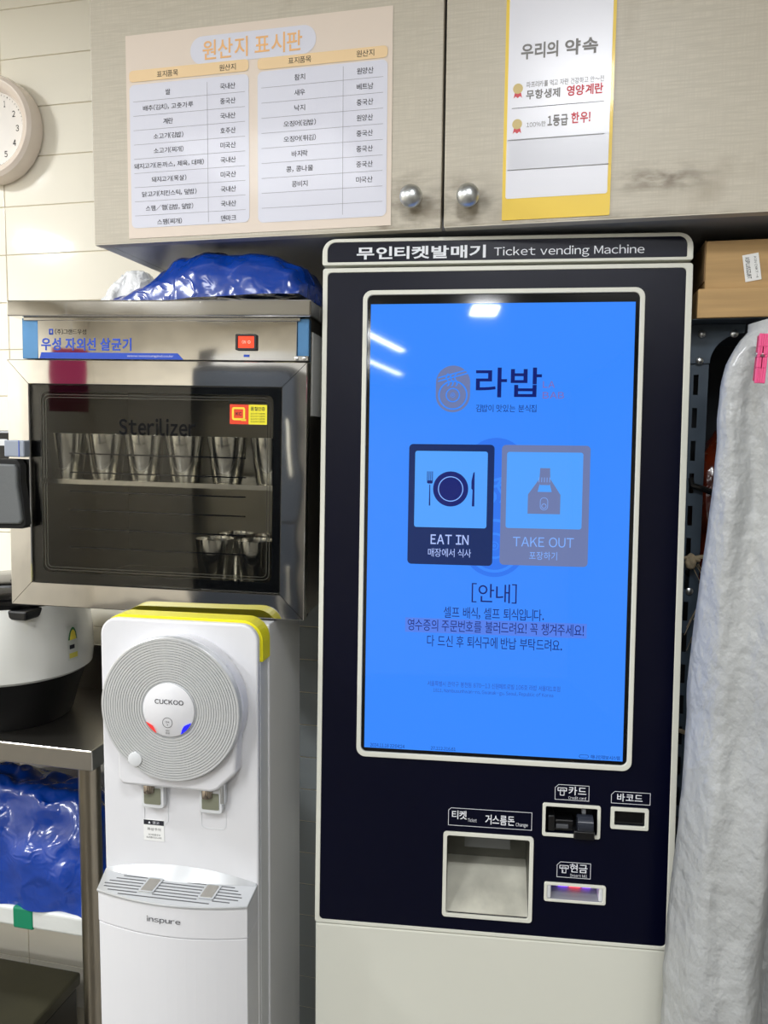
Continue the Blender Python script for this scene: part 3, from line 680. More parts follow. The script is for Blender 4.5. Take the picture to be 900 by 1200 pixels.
# cups
def cup(label, r0=.0235, r1=.0325, h=.0740, first=True):
    t = thing('steel_cup', label, 'cup', group='steel cups in the sterilizer')
    wl = .0012
    part(t, 'cup_body', MB().lathe([(r0 - .002, .0), (r0, .002), (r1, h), (r1 + .0008, h), (r1 - wl, h - .0004), (r0 - wl, .0035), (.001, .0035)], n=36), 'cup_steel', True)
    return t
places = [(-.1985, .075, -.0094, 'upper shelf, first from the left'), (-.1300, .075, -.0094, 'upper shelf, second from the left'), (-.0620, .075, -.0094, 'upper shelf, third from the left'),
          (.0070, .075, -.0094, 'upper shelf, third from the right'), (.0775, .075, -.0094, 'upper shelf, second from the right, below the sticker'), (.1480, .080, -.0094, 'upper shelf, rightmost at the door edge'),
          (.0480, .100, ZB + .0041, 'bottom, front left of the four at the lower right'), (.1170, .100, ZB + .0041, 'bottom, front right of the four at the lower right'),
          (.0560, .180, ZB + .0041, 'bottom, rear left of the four at the lower right'), (.1250, .180, ZB + .0041, 'bottom, rear right of the four at the lower right')]
proto = None
for i, (x, y, z, lb) in enumerate(places):
    lab = 'steel cup inside the sterilizer, ' + lb
    pos = S_loc @ Vector((x, y, z))
    if proto is None: proto = cup(lab); c = proto; c.location = pos
    else: c = copy_thing(proto, pos, lab)
    c.rotation_euler = (0, R(.8), R(4.5)); 
    if i > 5: c.scale = (1, 1, 1.32)

# ---------------------------------------------------------------- water dispenser
D = thing('water_dispenser', 'white floor-standing water dispenser with a grooved silver dial', 'water dispenser', (-.5444, 1.0359, 0), (0, 0, 3.0), off=(0, 0, .96))
FP = rr(-.1228, .1232, -.94, .2235, rs=(.004, .004, .026, .026), n=8)
part(D, 'front_panel', MB().prism(FP, 0, .012), 'wplastic', bev=.003, seg=3, label='white front panel with rounded top corners')
YC = [(x, z) for x, z in rr(-.1243, .1270, .1660, .2268, rs=(.0005, .0005, .032, .032), n=8)]
part(D, 'top_cover', MB().prism(YC, .0125, .046), 'lime', bev=.002, label='lime yellow top cover')
part(D, 'side_frame', MB().box(-.1215, .1232, .0125, .046, -.94, .1655), 'wplastic2')
part(D, 'body', MB().box(-.1200, .1255, .0465, .215, -.95, .2140), 'wplastic', bev=.002)
# dispensing head
hdp = [(-.085, -.014), (-.078, -.0215), (.060, -.0215), (.070, -.018), (.0985, .010)] + circ(.006, .103, .104, 26, R(-24), R(207)) 
hh = part(D, 'dispensing_head', MB().prism(hdp, -.026, .0015), 'wplastic', True, bev=.006, seg=3)
DC = (.0038, -.026, .1030); RD_ = .1060
prof = [(RD_ - .001, 0), (RD_, .004), (RD_ - .0005, .0125)]
ng = 17; r_in = .0415
for k in range(ng):
    ra = RD_ - .0015 - (RD_ - .0015 - r_in) * k / ng; dr = (RD_ - .0015 - r_in) / ng
    hgt = .0135 + .0010 * math.sin(k / ng * PI)
    prof += [(ra, hgt), (ra - dr * .74, hgt), (ra - dr * .80, hgt - .0016), (ra - dr * .94, hgt - .0016)]
prof += [(r_in, .0135), (r_in - .001, .0120), (.001, .0120)]
dial = part(D, 'dial', MB().lathe(prof, DC, 'y', 96), 'silver', label='silver dial with concentric grooves')
dial.data.polygons.foreach_set('use_smooth', [False] * len(dial.data.polygons))
cap = part(dial, 'dial_cap', MB().lathe([(.0390, .012), (.0390, .0150), (.0375, .0160), (.001, .0168)], DC, 'y', 64), 'wplastic', True, label='white centre cap')
YD = DC[1] - .0172
b = MB().text('CUCKOO', DC[0] - .0200, DC[0] + .0235, .1125, .1195, YD, .012)
b.flatring(circ(DC[0] - .001, .0855, .0076, 28), circ(DC[0] - .001, .0855, .0070, 28), YD)
b.text('연속', DC[0] - .0040, DC[0] + .0020, .0848, .0880, YD).flat([(DC[0] - .0020, .0828), (DC[0] - .0010, .0812), (DC[0], .0828)], YD)
b.text('정수', DC[0] - .0040, DC[0] + .0020, .0725, .0750, YD).text('잠금', DC[0] - .0040, DC[0] + .0020, .0690, .0715, YD).text('온수', DC[0] - .0265, DC[0] - .0225, .0775, .0800, YD).text('냉수', DC[0] + .0205, DC[0] + .0245, .0740, .0765, YD)
lettering(cap, 'cap_lettering', b, 'print_dark')
def arc_light(a0, a1, w0):
    b = MB(); n = 12; o = []; i_ = []
    for k in range(n + 1):
        a = R(a0 + (a1 - a0) * k / n); wd = w0 * math.sin(PI * k / n) + .0004
        o.append((DC[0] + .0384 * math.cos(a), DC[2] + .0384 * math.sin(a))); i_.append((DC[0] + (.0384 - wd) * math.cos(a), DC[2] + (.0384 - wd) * math.sin(a)))
    for k in range(n): b.flat([o[k], o[k + 1], i_[k + 1], i_[k]], YD - .0002)
    return b
part(cap, 'hot_light', arc_light(208, 242, .0045), em('red_led', (255, 70, 66), 1.0), fix=False, label='red light')
part(cap, 'cold_light', arc_light(300, 336, .0060), em('blue_led', (40, 40, 255), 1.3), fix=False, label='blue light')
part(dial, 'finger_button', MB().lathe([(.0105, .013), (.0105, .0158), (.0090, .0164), (.001, .0164)], (-.0492, -.026, .0265), 'y', 28), 'wplastic2', True, label='pale round button')
olive = mat('olive_insert', (128, 130, 112), .25)
for fx, nm, lb in ((-.0395, 'hot_lever', 'left lever'), (.0520, 'cold_lever', 'right lever')):
    part(D, 'nozzle', MB().lathe([(.0085, 0), (.0085, .012), (.0070, .014), (.0070, .026)], (fx - .003, -.012, -.0350), 'z', 20), mat('nozzle_chrome', (170, 160, 150), .15, 1), True)
    lv = part(D, 'lever', MB().prism(rr(fx - .0150, fx + .0200, -.0590, -.0150, rs=(.005, .005, .001, .001)), .001, -.012) if False else MB().prism(rr(fx - .0160, fx + .0195, -.0600, -.0180, rs=(.005, .005, .001, .001)), -.0120, -.0004), 'wplastic2', bev=.001, label=lb)
    part(lv, 'lever_insert', MB().prism(rr(fx - .0115, fx + .0150, -.0540, -.0290, .002), -.0128, -.0115), olive)
    if fx > 0: part(lv, 'lever_arm', MB().box(fx + .017, fx + .024, -.014, -.0005, -.045, -.010), 'chrome', bev=.002)
    part(D, 'lever_track', MB().ring(rr(fx - .0180, fx + .0215, -.0900, -.0040, .008), rr(fx - .0172, fx + .0207, -.0892, -.0048, .0074), -.0006, .0005), 'wplastic2')
sk = part(D, 'warning_sticker', MB().box(-.0585, -.0255, -.0005, .0004, -.1175, -.0845), 'paper', label='small white hot water warning sticker')
part(sk, 'sticker_bar', MB().flat(rr(-.0582, -.0258, -.0925, -.0850), -.0008), 'print_dark', fix=False)
lettering(sk, 'bar_lettering', MB().flat([(-.0510, -.0905), (-.0470, -.0905), (-.0490, -.0865)], -.001).text('경고', -.0440, -.0330, -.0910, -.0865, -.001), 'print_white')
lettering(sk, 'sticker_lettering', MB().text('화상주의', -.0525, -.0310, -.1015, -.0970, -.0008).text('뜨거운물주의', -.0510, -.0320, -.1095, -.1065, -.0008).text('화상위험이 있으니 주의', -.0540, -.0300, -.1140, -.1110, -.0008), 'print_dark')
# drip tray and lower body with a bowed front
def bow(x0, x1, yf, sag, n=16, yb=None):
    fr = [(x0 + (x1 - x0) * i / n, yf - sag * (1 - (2 * i / n - 1) ** 2)) for i in range(n + 1)]
    return fr
fr = bow(-.1060, .1262, -.056, .018)
back = [(.1225, -.0002), (-.1225, -.0002)]
TZ = -.1690
tray = part(D, 'drip_tray', MB().plan(fr + back, TZ - .004, TZ), 'traysilver', bev=.0012, label='silver drip tray')
# raised rear lip
lipb = MB(); n = 20
for i in range(n + 1):
    u = 2 * i / n - 1; x = u * .120; hz = TZ + .0012 + .0150 * (1 - u * u)
    lipb.v += [(x, -.0185 + .012 * abs(u), TZ + .0001), (x, -.0002, TZ + .0001), (x, -.0002, hz)]
for i in range(n):
    q = 3 * i; lipb.f += [(q, q + 3, q + 5, q + 2), (q, q + 1, q + 4, q + 3), (q + 1, q + 2, q + 5, q + 4)]
part(tray, 'tray_lip', lipb, 'traysilver', True)
b = MB()
for k in range(8):
    y = -.0080 - .0075 * k; hw = (.070, .084, .092, .099, .103, .100, .090, .070)[k]
    for a, c in ((-hw, -.0440), (-.0200, .0480), (.0720, hw + .008)):
        if k in (0, 7): 
            if a == -hw: a, c = -hw, hw
            else: continue
        if c > a: b.box(a, c, y - .0010, y + .0008, TZ - .001, TZ + .0004)
part(tray, 'drain_slot', b, mat('slot_dark', (84, 86, 88), .5), kind='stuff')
for sx in (-.0320, .0600):
    part(tray, 'sump_rim', MB().plan([(x, z) for x, z in rr(sx - .0120, sx + .0120, -.0520, -.0140, .003)], TZ + .0001, TZ + .0016), 'chrome', bev=.0005)
    part(tray, 'sump_grid', MB().plan([(x, z) for x, z in rr(sx - .0090, sx + .0090, -.0480, -.0180, .002)], TZ + .0016, TZ + .0020), 'steel_dull')
fr2 = bow(-.1045, .1250, -.0545, .018)
th = part(D, 'tray_housing', MB().plan(fr2 + back, -.2180, TZ - .0042), 'wplastic', bev=.001, label='white housing under the drip tray')
part(D, 'lower_cover', MB().plan(bow(-.1040, .1245, -.054, .018) + back, -.945, -.2192), 'wplastic', bev=.001, label='plain white lower cover')
lettering(th, 'model_lettering', MB().text('inspure', -.0190, .0320, -.1995, -.1890, -.0733, .004), 'print_dark')
part(D, 'plinth', MB().box(-.115, .12, -.03, .20, -.96, -.9455), 'black')

# ---------------------------------------------------------------- steel table, rice cooker, things around them
t = thing('steel_table', 'stainless steel work table left of the water dispenser', 'table', (-1.20, 1.37, 0), off=(1.20, -1.37, 0))
TX0, TX1, TY0, TY1, TT = -1.70, -.800, 1.200, 1.520, .8950
part(t, 'tabletop', MB().box(TX0, TX1, TY0, TY1, TT - .038, TT), 'steel_dull', bev=.003, seg=3)
part(t, 'backsplash', MB().box(TX0, TX1, TY1 - .006, TY1, TT + .0005, TT + .100), 'steel_dull', bev=.001)
legm = mat('worn_steel_tube', (150, 142, 126), .28, 1.0, var=.12, vscale=10, vstretch=(4, 4, .4))
for lx, ly in ((-.822, 1.224), (-.822, 1.496), (-1.66, 1.224), (-1.66, 1.496)):
    lg = part(t, 'leg', MB().lathe([(.0195, .03), (.0195, TT - .0385)], (lx, ly, 0), 'z', 24), legm, True)
    part(lg, 'foot', MB().lathe([(.016, 0), (.018, .004), (.018, .0295)], (lx, ly, 0), 'z', 16), 'black', True)
us = part(t, 'undershelf', MB().box(TX0 + .02, TX1 - .042, 1.27, 1.47, .487, .527), mat('white_wrapped_board', (214, 216, 212), .35, bump=.002, bscale=20), bev=.006, seg=3, label='white plastic-wrapped shelf board')
part(t, 'green_tape', MB().box(-1.030, -.985, 1.2685, 1.30, .4855, .5285), mat('green_tape', (20, 128, 92), .4), bev=.003, label='green tape wrapped round the board')

def bag(name, label, cat, m, prof, zb, y0, y1, amp=.012, sc=14, nx=60, ny=26, seed=0, taper=0.0):
    """crumpled sack: height profile across x, swelling over depth"""
    x0, x1 = prof[0][0], prof[-1][0]
    def top(x):
        for (a, za), (c, zc) in zip(prof, prof[1:]):
            if x <= c + 1e-9:
                u = (x - a) / (c - a); u = u * u * (3 - 2 * u); return za + (zc - za) * u
        return prof[-1][1]
    b = MB(); cx, cy = (x0 + x1) / 2, (y0 + y1) / 2
    for i in range(nx + 1):
        x = x0 + (x1 - x0) * i / nx; h = top(x) - zb
        for j in range(ny + 1):
            v = 2 * j / ny - 1; s_ = (1 - abs(v) ** 3.2) ** .5
            edge = min(1, min(i, nx - i) / 4.0)
            z = zb + max(.001, h * s_)
            p = Vector((x * sc, (y0 + (y1 - y0) * j / ny) * sc, z * sc + seed))
            n1 = noise.noise(p) ; n2 = abs(noise.noise(p * 2.3 + Vector((3, 7, 1)))); 
            k = s_ * edge
            dz = (n1 * .8 - n2 * 1.1) * amp * k
            wd_ = 1 if not taper else min(1, .30 + (i / nx) / taper * .7)
            yy = cy + (y1 - y0) * wd_ * (j / ny - .5) + (noise.noise(p * 1.3) * amp * 1.2) * edge * (1 if abs(v) > .6 else .5)
            b.v.append((x + noise.noise(p * 1.7) * amp * .6 * edge - cx, yy - cy, max(z + dz, zb + .0008) - zb if j not in (0, ny) else .0005))
    for i in range(nx):
        for j in range(ny): q = i * (ny + 1) + j; b.f.append((q, q + ny + 1, q + ny + 2, q + 1))
    edge = [j for j in range(ny + 1)] + [i * (ny + 1) + ny for i in range(1, nx + 1)] + [nx * (ny + 1) + j for j in range(ny - 1, -1, -1)] + [i * (ny + 1) for i in range(nx - 1, 0, -1)]
    base = len(b.v); b.v += [(b.v[k][0], b.v[k][1], .0) for k in edge]
    m_ = len(edge)
    for k in range(m_): b.f.append((edge[k], edge[(k + 1) % m_], base + (k + 1) % m_, base + k))
    b.f.append(tuple(range(base, base + m_)))
    o = part(None, name, b, m, True); o.location = (cx, cy, zb)
    o.data.set_sharp_from_angle(angle=R(80))
    return tag(o, label, cat)
ZS = 1.6600
bag('plastic_bag', 'crumpled blue plastic bag lying on top of the sterilizer', 'bag', 'bluebag',
    [(-.768, 1.670), (-.745, 1.680), (-.705, 1.690), (-.670, 1.704), (-.635, 1.724), (-.600, 1.742), (-.550, 1.750), (-.500, 1.742), (-.440, 1.735), (-.405, 1.722), (-.386, 1.690)], ZS + .006, 1.12, 1.315, .008, 16, 90, 40, 0, .55)
bag('plastic_bag', 'bunched clear plastic bag behind the blue bag on the sterilizer', 'bag', 'clearbag',
    [(-.866, 1.672), (-.856, 1.715), (-.838, 1.744), (-.800, 1.764), (-.772, 1.762), (-.748, 1.742), (-.735, 1.700)], ZS + .003, 1.335, 1.40, .010, 34, 50, 26, 5)
bag('plastic_bag', 'large blue plastic bag on the shelf board under the steel table', 'bag', 'bluebag',
    [(-1.36, .60), (-1.28, .74), (-1.12, .765), (-1.0, .755), (-.93, .748), (-.88, .715), (-.845, .62)], .5275, 1.272, 1.46, .016, 12, 110, 50, 9)

# dark crate on the floor
t = thing('storage_crate', 'dark lidded crate on the floor under the steel table', 'crate', (-1.22, 1.22, 0), off=(1.22, -1.22, 0))
dk = mat('dark_olive_plastic', (52, 50, 36), .45, var=.15)
part(t, 'crate_body', MB().box(-1.42, -1.020, .985, 1.455, .0, .232), 'black', bev=.006)
part(t, 'crate_lid', MB().box(-1.426, -1.014, .979, 1.461, .2325, .262), dk, bev=.006, seg=3, label='dark olive lid')

# rice cooker
t = cooker = thing('rice_cooker', 'white rice cooker with a black base on the steel table', 'rice cooker', (-1.066, 1.335, TT))
part(t, 'base', MB().lathe([(.108, .0), (.114, .010), (.128, .060), (.142, .098)], n=64), 'blackbase', True, label='black base')
part(t, 'shell', MB().lathe([(.1465, .0985), (.1530, .104), (.1560, .130), (.1550, .170), (.1500, .215), (.1420, .240)], n=64), mat('pearl_white', (228, 228, 222), .18, coat=.4), True, label='pearl white shell')
part(t, 'lid', MB().lathe([(.1410, .2405), (.1440, .248), (.1420, .256), (.1350, .258), (.1340, .264), (.120, .273), (.070, .281), (.001, .283)], n=64), 'blackgloss', True, label='glossy black lid')
part(t, 'handle_notch', MB().box(.085, .125, -.115, -.045, .222, .2400), 'black', bev=.004)
st = MB(); a0 = R(-8)
def on_shell(u, z, r=.1568):    # wraps u metres round the shell
    a = a0 + u / r; return (r * math.cos(a), r * math.sin(a), z)
def wrap_patch(u0, u1, z0, z1, r=.1568, n=6, tri=False):
    b = len(st.v)
    for i in range(n + 1):
        u = u0 + (u1 - u0) * i / n
        top = z1 if not tri else z0 + (z1 - z0) * math.sin(PI * i / n) ** .6
        st.v += [on_shell(u, z0, r), on_shell(u, top, r - (.0012 if z1 > .18 else 0))]
    for i in range(n): q = b + 2 * i; st.f.append((q, q + 2, q + 3, q + 1))
    return st
wrap_patch(-.013, .015, .128, .196); lb_ = part(t, 'energy_label', st, mat('label_paper', (206, 208, 200), .5), True, fix=False, label='energy rating label')
st = MB(); wrap_patch(-.011, .013, .168, .192, .1572, 10, True); part(lb_, 'rating_arch', st, mat('arch_green', (30, 104, 62), .5), True, fix=False)
st = MB(); wrap_patch(-.008, .010, .168, .187, .1576, 10, True); part(lb_, 'rating_arch', st, mat('arch_yellow', (226, 208, 70), .5), True, fix=False)
st = MB(); wrap_patch(-.010, .012, .132, .142, .1572); part(lb_, 'label_band', st, mat('band_yellow', (214, 204, 88), .5), True, fix=False)
st = MB(); wrap_patch(-.009, .004, .150, .158, .1572); part(lb_, 'label_print', st, 'print_dark', True, fix=False)

# power box and cord behind the cooker
t = thing('power_strip', 'black power strip on the tiled wall at the left picture edge, above the rice cooker', 'power strip', (-1.28, WY - .002, 1.42))
part(t, 'strip_body', MB().box(-.12, .110, -.060, -.0005, -.045, .045), 'black', bev=.005)
part(t, 'socket_rim', MB().box(-.10, .100, -.0615, -.0602, .012, .026), 'wplastic2', bev=.0005)
cd_ = mat('brown_cord', (70, 48, 36), .5)
part(cooker, 'power_cord', MB().tube([(-1.180, 1.505, 1.30), (-1.185, 1.500, 1.27), (-1.175, 1.496, 1.24), (-1.15, 1.494, 1.20), (-1.12, 1.496, 1.15), (-1.10, 1.498, 1.05), (-1.09, 1.498, .98)], .0075, 10).xf(Matrix.Translation((1.066, -1.335, -TT))), cd_, True, label='thick dark brown power cord')

# wall clock
t = thing('wall_clock', 'round cream wall clock on the tiles left of the cabinet', 'clock', (-1.2235, WY - .0006, 2.1130))
part(t, 'clock_rim', MB().lathe([(.104, .0), (.1110, .004), (.1110, .028), (.1080, .037), (.1000, .042), (.0900, .040), (.0840, .034), (.0810, .026), (.0800, .018), (.0002, .018)], n=72, axis='y'), mat('cream_rim', (232, 218, 204), .25, coat=.3), True)
part(t, 'dial_face', MB().lathe([(.0792, .0185), (.0792, .0192), (.0002, .0192)], n=64, axis='y'), mat('clock_paper', (234, 228, 220), .5), True)
b = MB()
for h in range(1, 13):
    a = R(90 - 30 * h); s_ = str(h); wd = .0075 * (1.7 if h > 9 else 1) * (.5 if h == 1 else 1)
    cx_, cz_ = .0600 * math.cos(a), .0600 * math.sin(a); b.text(s_, cx_ - wd / 2, cx_ + wd / 2, cz_ - .0065, cz_ + .0065, -.0195, .008)
part(t, 'numeral', b, 'print_black', fix=False)
b = MB()
for k in range(60):
    a = R(6 * k); ca, sa = math.cos(a), math.sin(a); r0, r1, hw = .0730, .0755, (.0010 if k % 5 == 0 else .0004)
    b.flat([(r0 * ca + hw * sa, r0 * sa - hw * ca), (r1 * ca + hw * sa, r1 * sa - hw * ca), (r1 * ca - hw * sa, r1 * sa + hw * ca), (r0 * ca - hw * sa, r0 * sa + hw * ca)], -.0195)
part(t, 'minute_mark', b, 'print_black', fix=False)
for nm, a, ln, hw in (('hour_hand', 92 + 56, .036, .0024), ('minute_hand', 96, .055, .0017)):
    ca, sa = math.cos(R(a)), math.sin(R(a))
    part(t, nm, MB().prism([(-.008 * ca + hw * sa, -.008 * sa - hw * ca), (ln * ca, ln * sa), (-.008 * ca - hw * sa, -.008 * sa + hw * ca)], -.0225 - hw, -.0220 - hw), 'print_black')

# ---------------------------------------------------------------- slotted steel rack at the right
t = thing('slotted_rack', 'blue-grey slotted steel rack between the ticket machine and the hanging sheet', 'rack', (.40, 1.40, 0), off=(-.40, -1.40, 0))
PX0, PX1, PY = .1730, .2085, 1.252
holes = []
z = 1.5610 - .0225
while z > .05:
    holes.append((PX1 - .0205, PX1 - .0135, z - .0150, z + .0150)); z -= .0490
def post(x0, x1, y, hs, depth=.035, flip=1):
    b = MB().plate(x0, x1, .0, 1.626, hs, y, y + .0025); b.box(x0, x0 + .0025, y + .0026, y + depth, 0, 1.626) if flip > 0 else b.box(x1 - .0025, x1, y + .0026, y + depth, 0, 1.626); return b
part(t, 'post', post(PX0, PX1, PY, holes), 'bluegrey', label='slotted upright beside the ticket machine')
part(t, 'post', post(.80, .8355, PY, []), 'bluegrey'); part(t, 'post', post(PX0, PX1, 1.53, []), 'bluegrey'); part(t, 'post', post(.80, .8355, 1.53, []), 'bluegrey')
gus = [(PX0 + .001, 1.5700), (PX1 + .0005, 1.5700)] + [(PX1 + .0005 + .046 * (1 - math.cos(R(a))) , 1.5700 + .043 * math.sin(R(a))) for a in range(10, 91, 10)] + [(.2560, 1.6260), (PX0 + .001, 1.6260)]
g = part(t, 'gusset', MB().prism(gus, PY - .0032, PY - .0004), 'bluegrey', label='curved corner gusset')
for bx, bz in ((.1960, 1.6120), (.2410, 1.6120), (.1945, 1.5735)):
    part(g, 'bolt', MB().lathe([(.0058, 0), (.0052, .0022), (.0030, .0036), (.0005, .0040)], (bx, PY - .0034, bz), 'y', 16), 'satin', True)
part(t, 'bolt', MB().lathe([(.0058, 0), (.0052, .0022), (.0030, .0036), (.0005, .0040)], (.1955, PY - .0004, 1.2270), 'y', 16), 'satin', True)
part(t, 'shade_panel', MB().box(PX0, .8355, 1.5335, 1.5355, .02, 1.6262), mat('shade_panel_dark', (30, 36, 44), .7), label='dark sheet standing in for the shade behind the rack')  # shade behind the shelves put in as a dark sheet
part(t, 'shelf_board', MB().box(PX0 + .003, .835, 1.20, 1.535, 1.6265, 1.6275), 'bluegrey', label='top shelf')
part(t, 'shelf_board', MB().box(PX1 + .0005, .797, 1.262, 1.530, 1.195, 1.225), 'bluegrey', label='middle shelf')
part(t, 'shelf_board', MB().box(PX1 + .0005, .797, 1.262, 1.530, .795, .825), 'bluegrey', label='lower shelf')

# cardboard box
t = thing('cardboard_box', 'brown cardboard box in a shallow tray on top of the slotted rack', 'box', (.39, 1.30, 1.6278), off=(-.39, -1.30, 0))
part(t, 'box_tray', MB().box(.1805, .60, 1.195, 1.50, 0, .0405), 'cardboard', bev=.0015)
cb = part(t, 'carton', MB().box(.1900, .59, 1.203, 1.49, .0408, .1075), 'cardboard', bev=.0015)
part(cb, 'box_flap', MB().box(.1885, .1897, 1.2045, 1.485, .052, .1085), mat('cardboard_edge', (140, 112, 76), .8))
m_st = Matrix.Translation((.2505, 1.2024, .0690)) @ Matrix.Rotation(R(-9), 4, 'Y')
s_ = part(cb, 'shipping_label', MB().box(-.0105, .0105, -.0004, .0, -.0185, .0185).xf(m_st), 'paper')
tb = MB().text('A1N CNKT-4', -.015, .015, -.001, .002, 0).xf(Matrix.Translation((.2525, 1.2018, .0690)) @ Matrix.Rotation(R(-9 + 90), 4, 'Y') @ Matrix.Translation((0, 0, .003)))
tb2 = MB().text('ASPLUSSIUBT', -.015, .015, -.0030, .0025, 0, .01).xf(Matrix.Translation((.2505, 1.2018, .0690)) @ Matrix.Rotation(R(-9 + 90), 4, 'Y') @ Matrix.Translation((0, 0, -.0045)))
tb.f += [tuple(i + len(tb.v) for i in f) for f in tb2.f]; tb.v += tb2.v
lettering(cb, 'label_lettering', tb, 'print_black')

# things on the rack behind the post
bag('plastic_bag', 'glossy amber brown plastic bag on the middle shelf of the slotted rack', 'bag', 'amberbag', [(.216, 1.30), (.230, 1.44), (.26, 1.48), (.33, 1.49), (.40, 1.45), (.43, 1.30)], 1.2255, 1.33, 1.50, .012, 22, 50, 26, 3)
t = thing('mixing_bowl', 'pale round bowl on the lower shelf of the rack, half behind the sheet', 'bowl', (.325, 1.385, .8255))
part(t, 'bowl_body', MB().lathe([(.045, 0), (.050, .003), (.095, .075), (.100, .080), (.0985, .0815), (.092, .074), (.046, .006), (.001, .005)], n=48), mat('bowl_blue', (40, 66, 120), .3), True, label='deep blue bowl wall')
part(t, 'bowl_rim', MB().lathe([(.0985, .0795), (.1030, .081), (.1025, .0855), (.0985, .0845)], n=48), 'chrome', True, label='shiny rim')
rope = mat('jute_rope', (176, 160, 132), .9, var=.2, vscale=80)
t = thing('twine_tie', 'frayed beige twine knotted round the slotted post', 'twine', (.196, 1.246, 1.275))
part(t, 'knot', MB().lathe([(.001, -.013), (.006, -.010), (.0085, -.002), (.007, .006), (.0045, .010), (.001, .012)], (-.002, -.006, 0), 'z', 10).tube([(-.010, -.004, .004), (-.004, -.010, .007), (.004, -.009, .004), (.010, -.004, .001)], .003, 6), rope, True)
part(t, 'rope_end', MB().tube([(.002, -.006, .005), (.015, -.004, .007), (.030, -.002, .003), (.050, .004, -.001), (.080, .012, -.004)], .0032, 7), rope, True)
b = MB()
for k in range(5):
    a = random.uniform(-.004, .010); b.tube([(a, -.006, -.004), (a + .010 + k * .002, -.008, -.03), (a + .008 + k * .002, -.006, -.07), (a - .002 - k * .001, -.004, -.09 - k * .012)], .00045, 4)
part(t, 'loose_strand', b, rope, True)
tag(part(None, 'plastic_hook', MB().tube([(.190, 1.2485, 1.4000), (.192, 1.2455, 1.3890), (.205, 1.2450, 1.3850), (.222, 1.2470, 1.3780), (.245, 1.2520, 1.3720)], [.0035, .0045, .0045, .005, .005], 8), 'black', True), 'black plastic strap hooked through a slot of the rack post', 'hook')
tag(part(None, 'cable_tie', MB().tube([(.185, 1.2500, 1.008), (.190, 1.2455, 1.0095), (.205, 1.2440, 1.006), (.225, 1.2500, 1.003)], .0035, 8), rope, True), 'short yellowish tie on the rack post below the twine', 'tie')

# ---------------------------------------------------------------- hanging sheet with clothes peg
def sheet():
    b = MB(); nz, nx = 150, 90
    edge = [(1.590, .2230), (1.577, .2110), (1.551, .2005), (1.525, .1945), (1.4086, .1928), (1.3438, .1890), (1.256, .1826), (1.144, .1764), (1.0645, .1770), (.9131, .1704), (.8172, .1640), (.720, .1604), (.60, .1600), (.35, .158), (.12, .165)]
    def left(z):
        for (za, xa), (zb, xb) in zip(edge, edge[1:]):
            if z >= zb: u = (z - za) / (zb - za); u = max(0, min(1, u)); return xa + (xb - xa) * u
        return edge[-1][1]
    for j in range(nz + 1):
        z = .12 + (1.6005 - .12) * j / nz; l = left(z) + .0015 * noise.noise(Vector((z * 30, 1, 2)))
        wtop = min(1, max(0, (1.60 - z) / .5)); sp_ = .30 + .12 * wtop
        for i in range(nx + 1):
            u = i / nx; x = l + u * sp_
            hang = .040 + .25 * (1.6 - z)
            f = math.sin(u * 15 + 1.4 * math.sin(z * 2.2) + .6) * .016 + math.sin(u * 37 + z * 2.6) * .0045
            for c0, sl, dp, wd in ((.20, .10, .016, .022), (.42, .22, .020, .030), (.70, .12, .018, .030)):
                f += dp * math.exp(-((u - c0 - sl * (1.55 - z)) / wd) ** 2)
            f *= (.75 + .7 * wtop)
            f += noise.noise(Vector((u * 9 + z * 2.2, z * 5, 4))) * .012 * (.4 + wtop) + abs(noise.noise(Vector((u * 22 + z * 7, z * 12 - u * 8, 9)))) * .005
            curl = .030 * max(0, 1 - u / .10) ** 2
            zz = z
            if z > 1.57: f *= .4
            drop = max(0, u - .10) * .0
            b.v.append((x, 1.045 + f + curl, zz + (.012 * math.sin(min(1, u / .3) * PI / 2) if j == nz else 0) - drop))
    for j in range(nz):
        for i in range(nx): q = j * (nx + 1) + i; b.f.append((q, q + 1, q + nx + 2, q + nx + 1))
    return b
sh = part(None, 'hanging_sheet', sheet(), 'cloth', True, fix=False)
so = sh.modifiers.new('thickness', 'SOLIDIFY'); so.thickness = .0012
tag(sh, 'crinkled pale grey plastic sheet hanging in folds at the right edge', 'sheet')
t = thing('clothes_rail', 'steel rail that carries the hanging sheet, just above its upper hem', 'rail', (.45, 1.05, 1.606))
part(t, 'rail_bar', MB().tube([(-.175, .012, 0), (.38, .012, 0)], .005, 10), 'satin', True)
for ax in (.37, -.175): part(t, 'rail_arm', MB().box(ax, ax + .008, .012, .150, -.004, .004), 'satin')
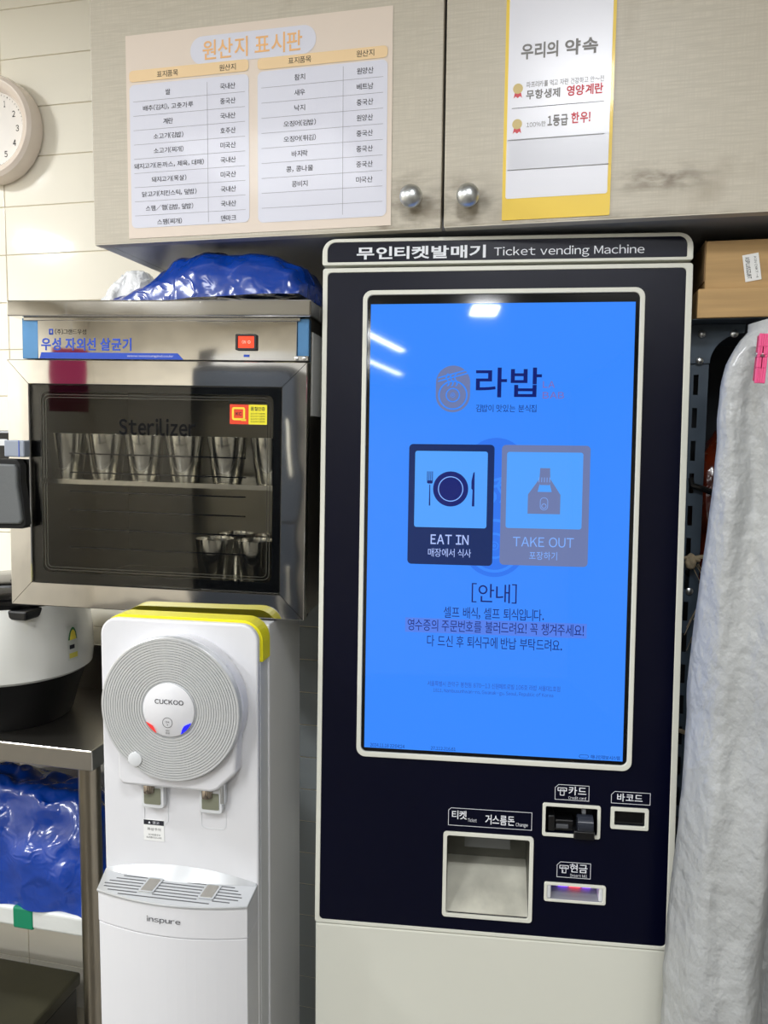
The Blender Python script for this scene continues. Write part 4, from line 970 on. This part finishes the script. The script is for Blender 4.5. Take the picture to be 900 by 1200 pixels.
# pink clothes peg
t = thing('clothes_peg', 'pink plastic clothes peg clipped to the top of the hanging sheet', 'clothes peg', (.2290, 1.0230, 1.5535), (0, 3, -2))
t.scale = (.85, .85, 1)
pg = rr(-.0066, .0066, -.0310, .0290, .003)
part(t, 'front_jaw', MB().plate(-.0068, .0068, -.0300, .0285, [(-.0007, .0007, -.012, .013), (-.0030, .0030, .0005, .0035)], -.0065, -.0020), 'pink', bev=.0012)
part(t, 'rear_jaw', MB().box(-.0074, .0056, .0030, .0070, -.0270, .0270), mat('dark_pink', (168, 36, 80), .4), bev=.0012, label='darker pink rear jaw')
part(t, 'peg_spring', MB().tube([(-.008, 0, .004), (.008, 0, .004)], .0030, 10), 'satin', True)

# ---------------------------------------------------------------- behind the camera: things added for reflections in the steel, and the mirrored scrubber
t = thing('added_fridge', 'tall steel fridge behind the camera, added for a dark reflection in the sterilizer door', 'added_fridge', (-1.35, -2.75, 0))  # unseen fridge, put in to give the steel something dark to mirror
part(t, 'fridge_body', MB().box(-.33, .33, -.35, .30, .05, 1.88), mat('fridge_grey', (66, 68, 72), .35, .3), bev=.01)
for z0, z1 in ((.10, .96), (.98, 1.84)):
    d = part(t, 'fridge_door', MB().box(-.32, .32, .3005, .335, z0, z1), mat('fridge_door_grey', (74, 82, 96), .25, .5), bev=.006)
    part(d, 'fridge_handle', MB().box(.25, .28, .3355, .37, z0 + .25, z1 - .25), 'chrome', bev=.004)
t = thing('dish_scrubber', 'pink knitted dish scrubber on a cord from the ceiling, mirrored in the sterilizer', 'scrubber', (-1.185, .18, 1.61), (0, 0, -25))
b = MB()
for i in range(9):
    for j in range(11):
        b.box(-.05 + i * .0112, -.05 + i * .0112 + .0085, -.004, .004, -.065 + j * .0112, -.065 + j * .0112 + .0075)
b.box(-.05, .05, -.0022, .0022, -.065, .057)
part(t, 'knit', b, mat('pink_yarn', (214, 70, 130), .85)).scale = (1, 1, 1.35)
part(t, 'cord', MB().tube([(0, 0, .055), (0, 0, .888)], .0012, 6), 'wplastic2')

# dark upright and pale door added on the far wall for contrasting reflections
tag(part(None, 'added_trim_1', MB().box(-2.25, -2.13, YB + .001, YB + .06, 0, 2.2), mat('dark_reflection_trim', (60, 56, 52), .5), bev=.004), kind='structure')
tag(part(None, 'added_door_1', MB().box(-2.129, -1.30, YB + .001, YB + .04, 0, 2.15), mat('pale_reflection_door', (232, 232, 230), .4), bev=.004), kind='structure')
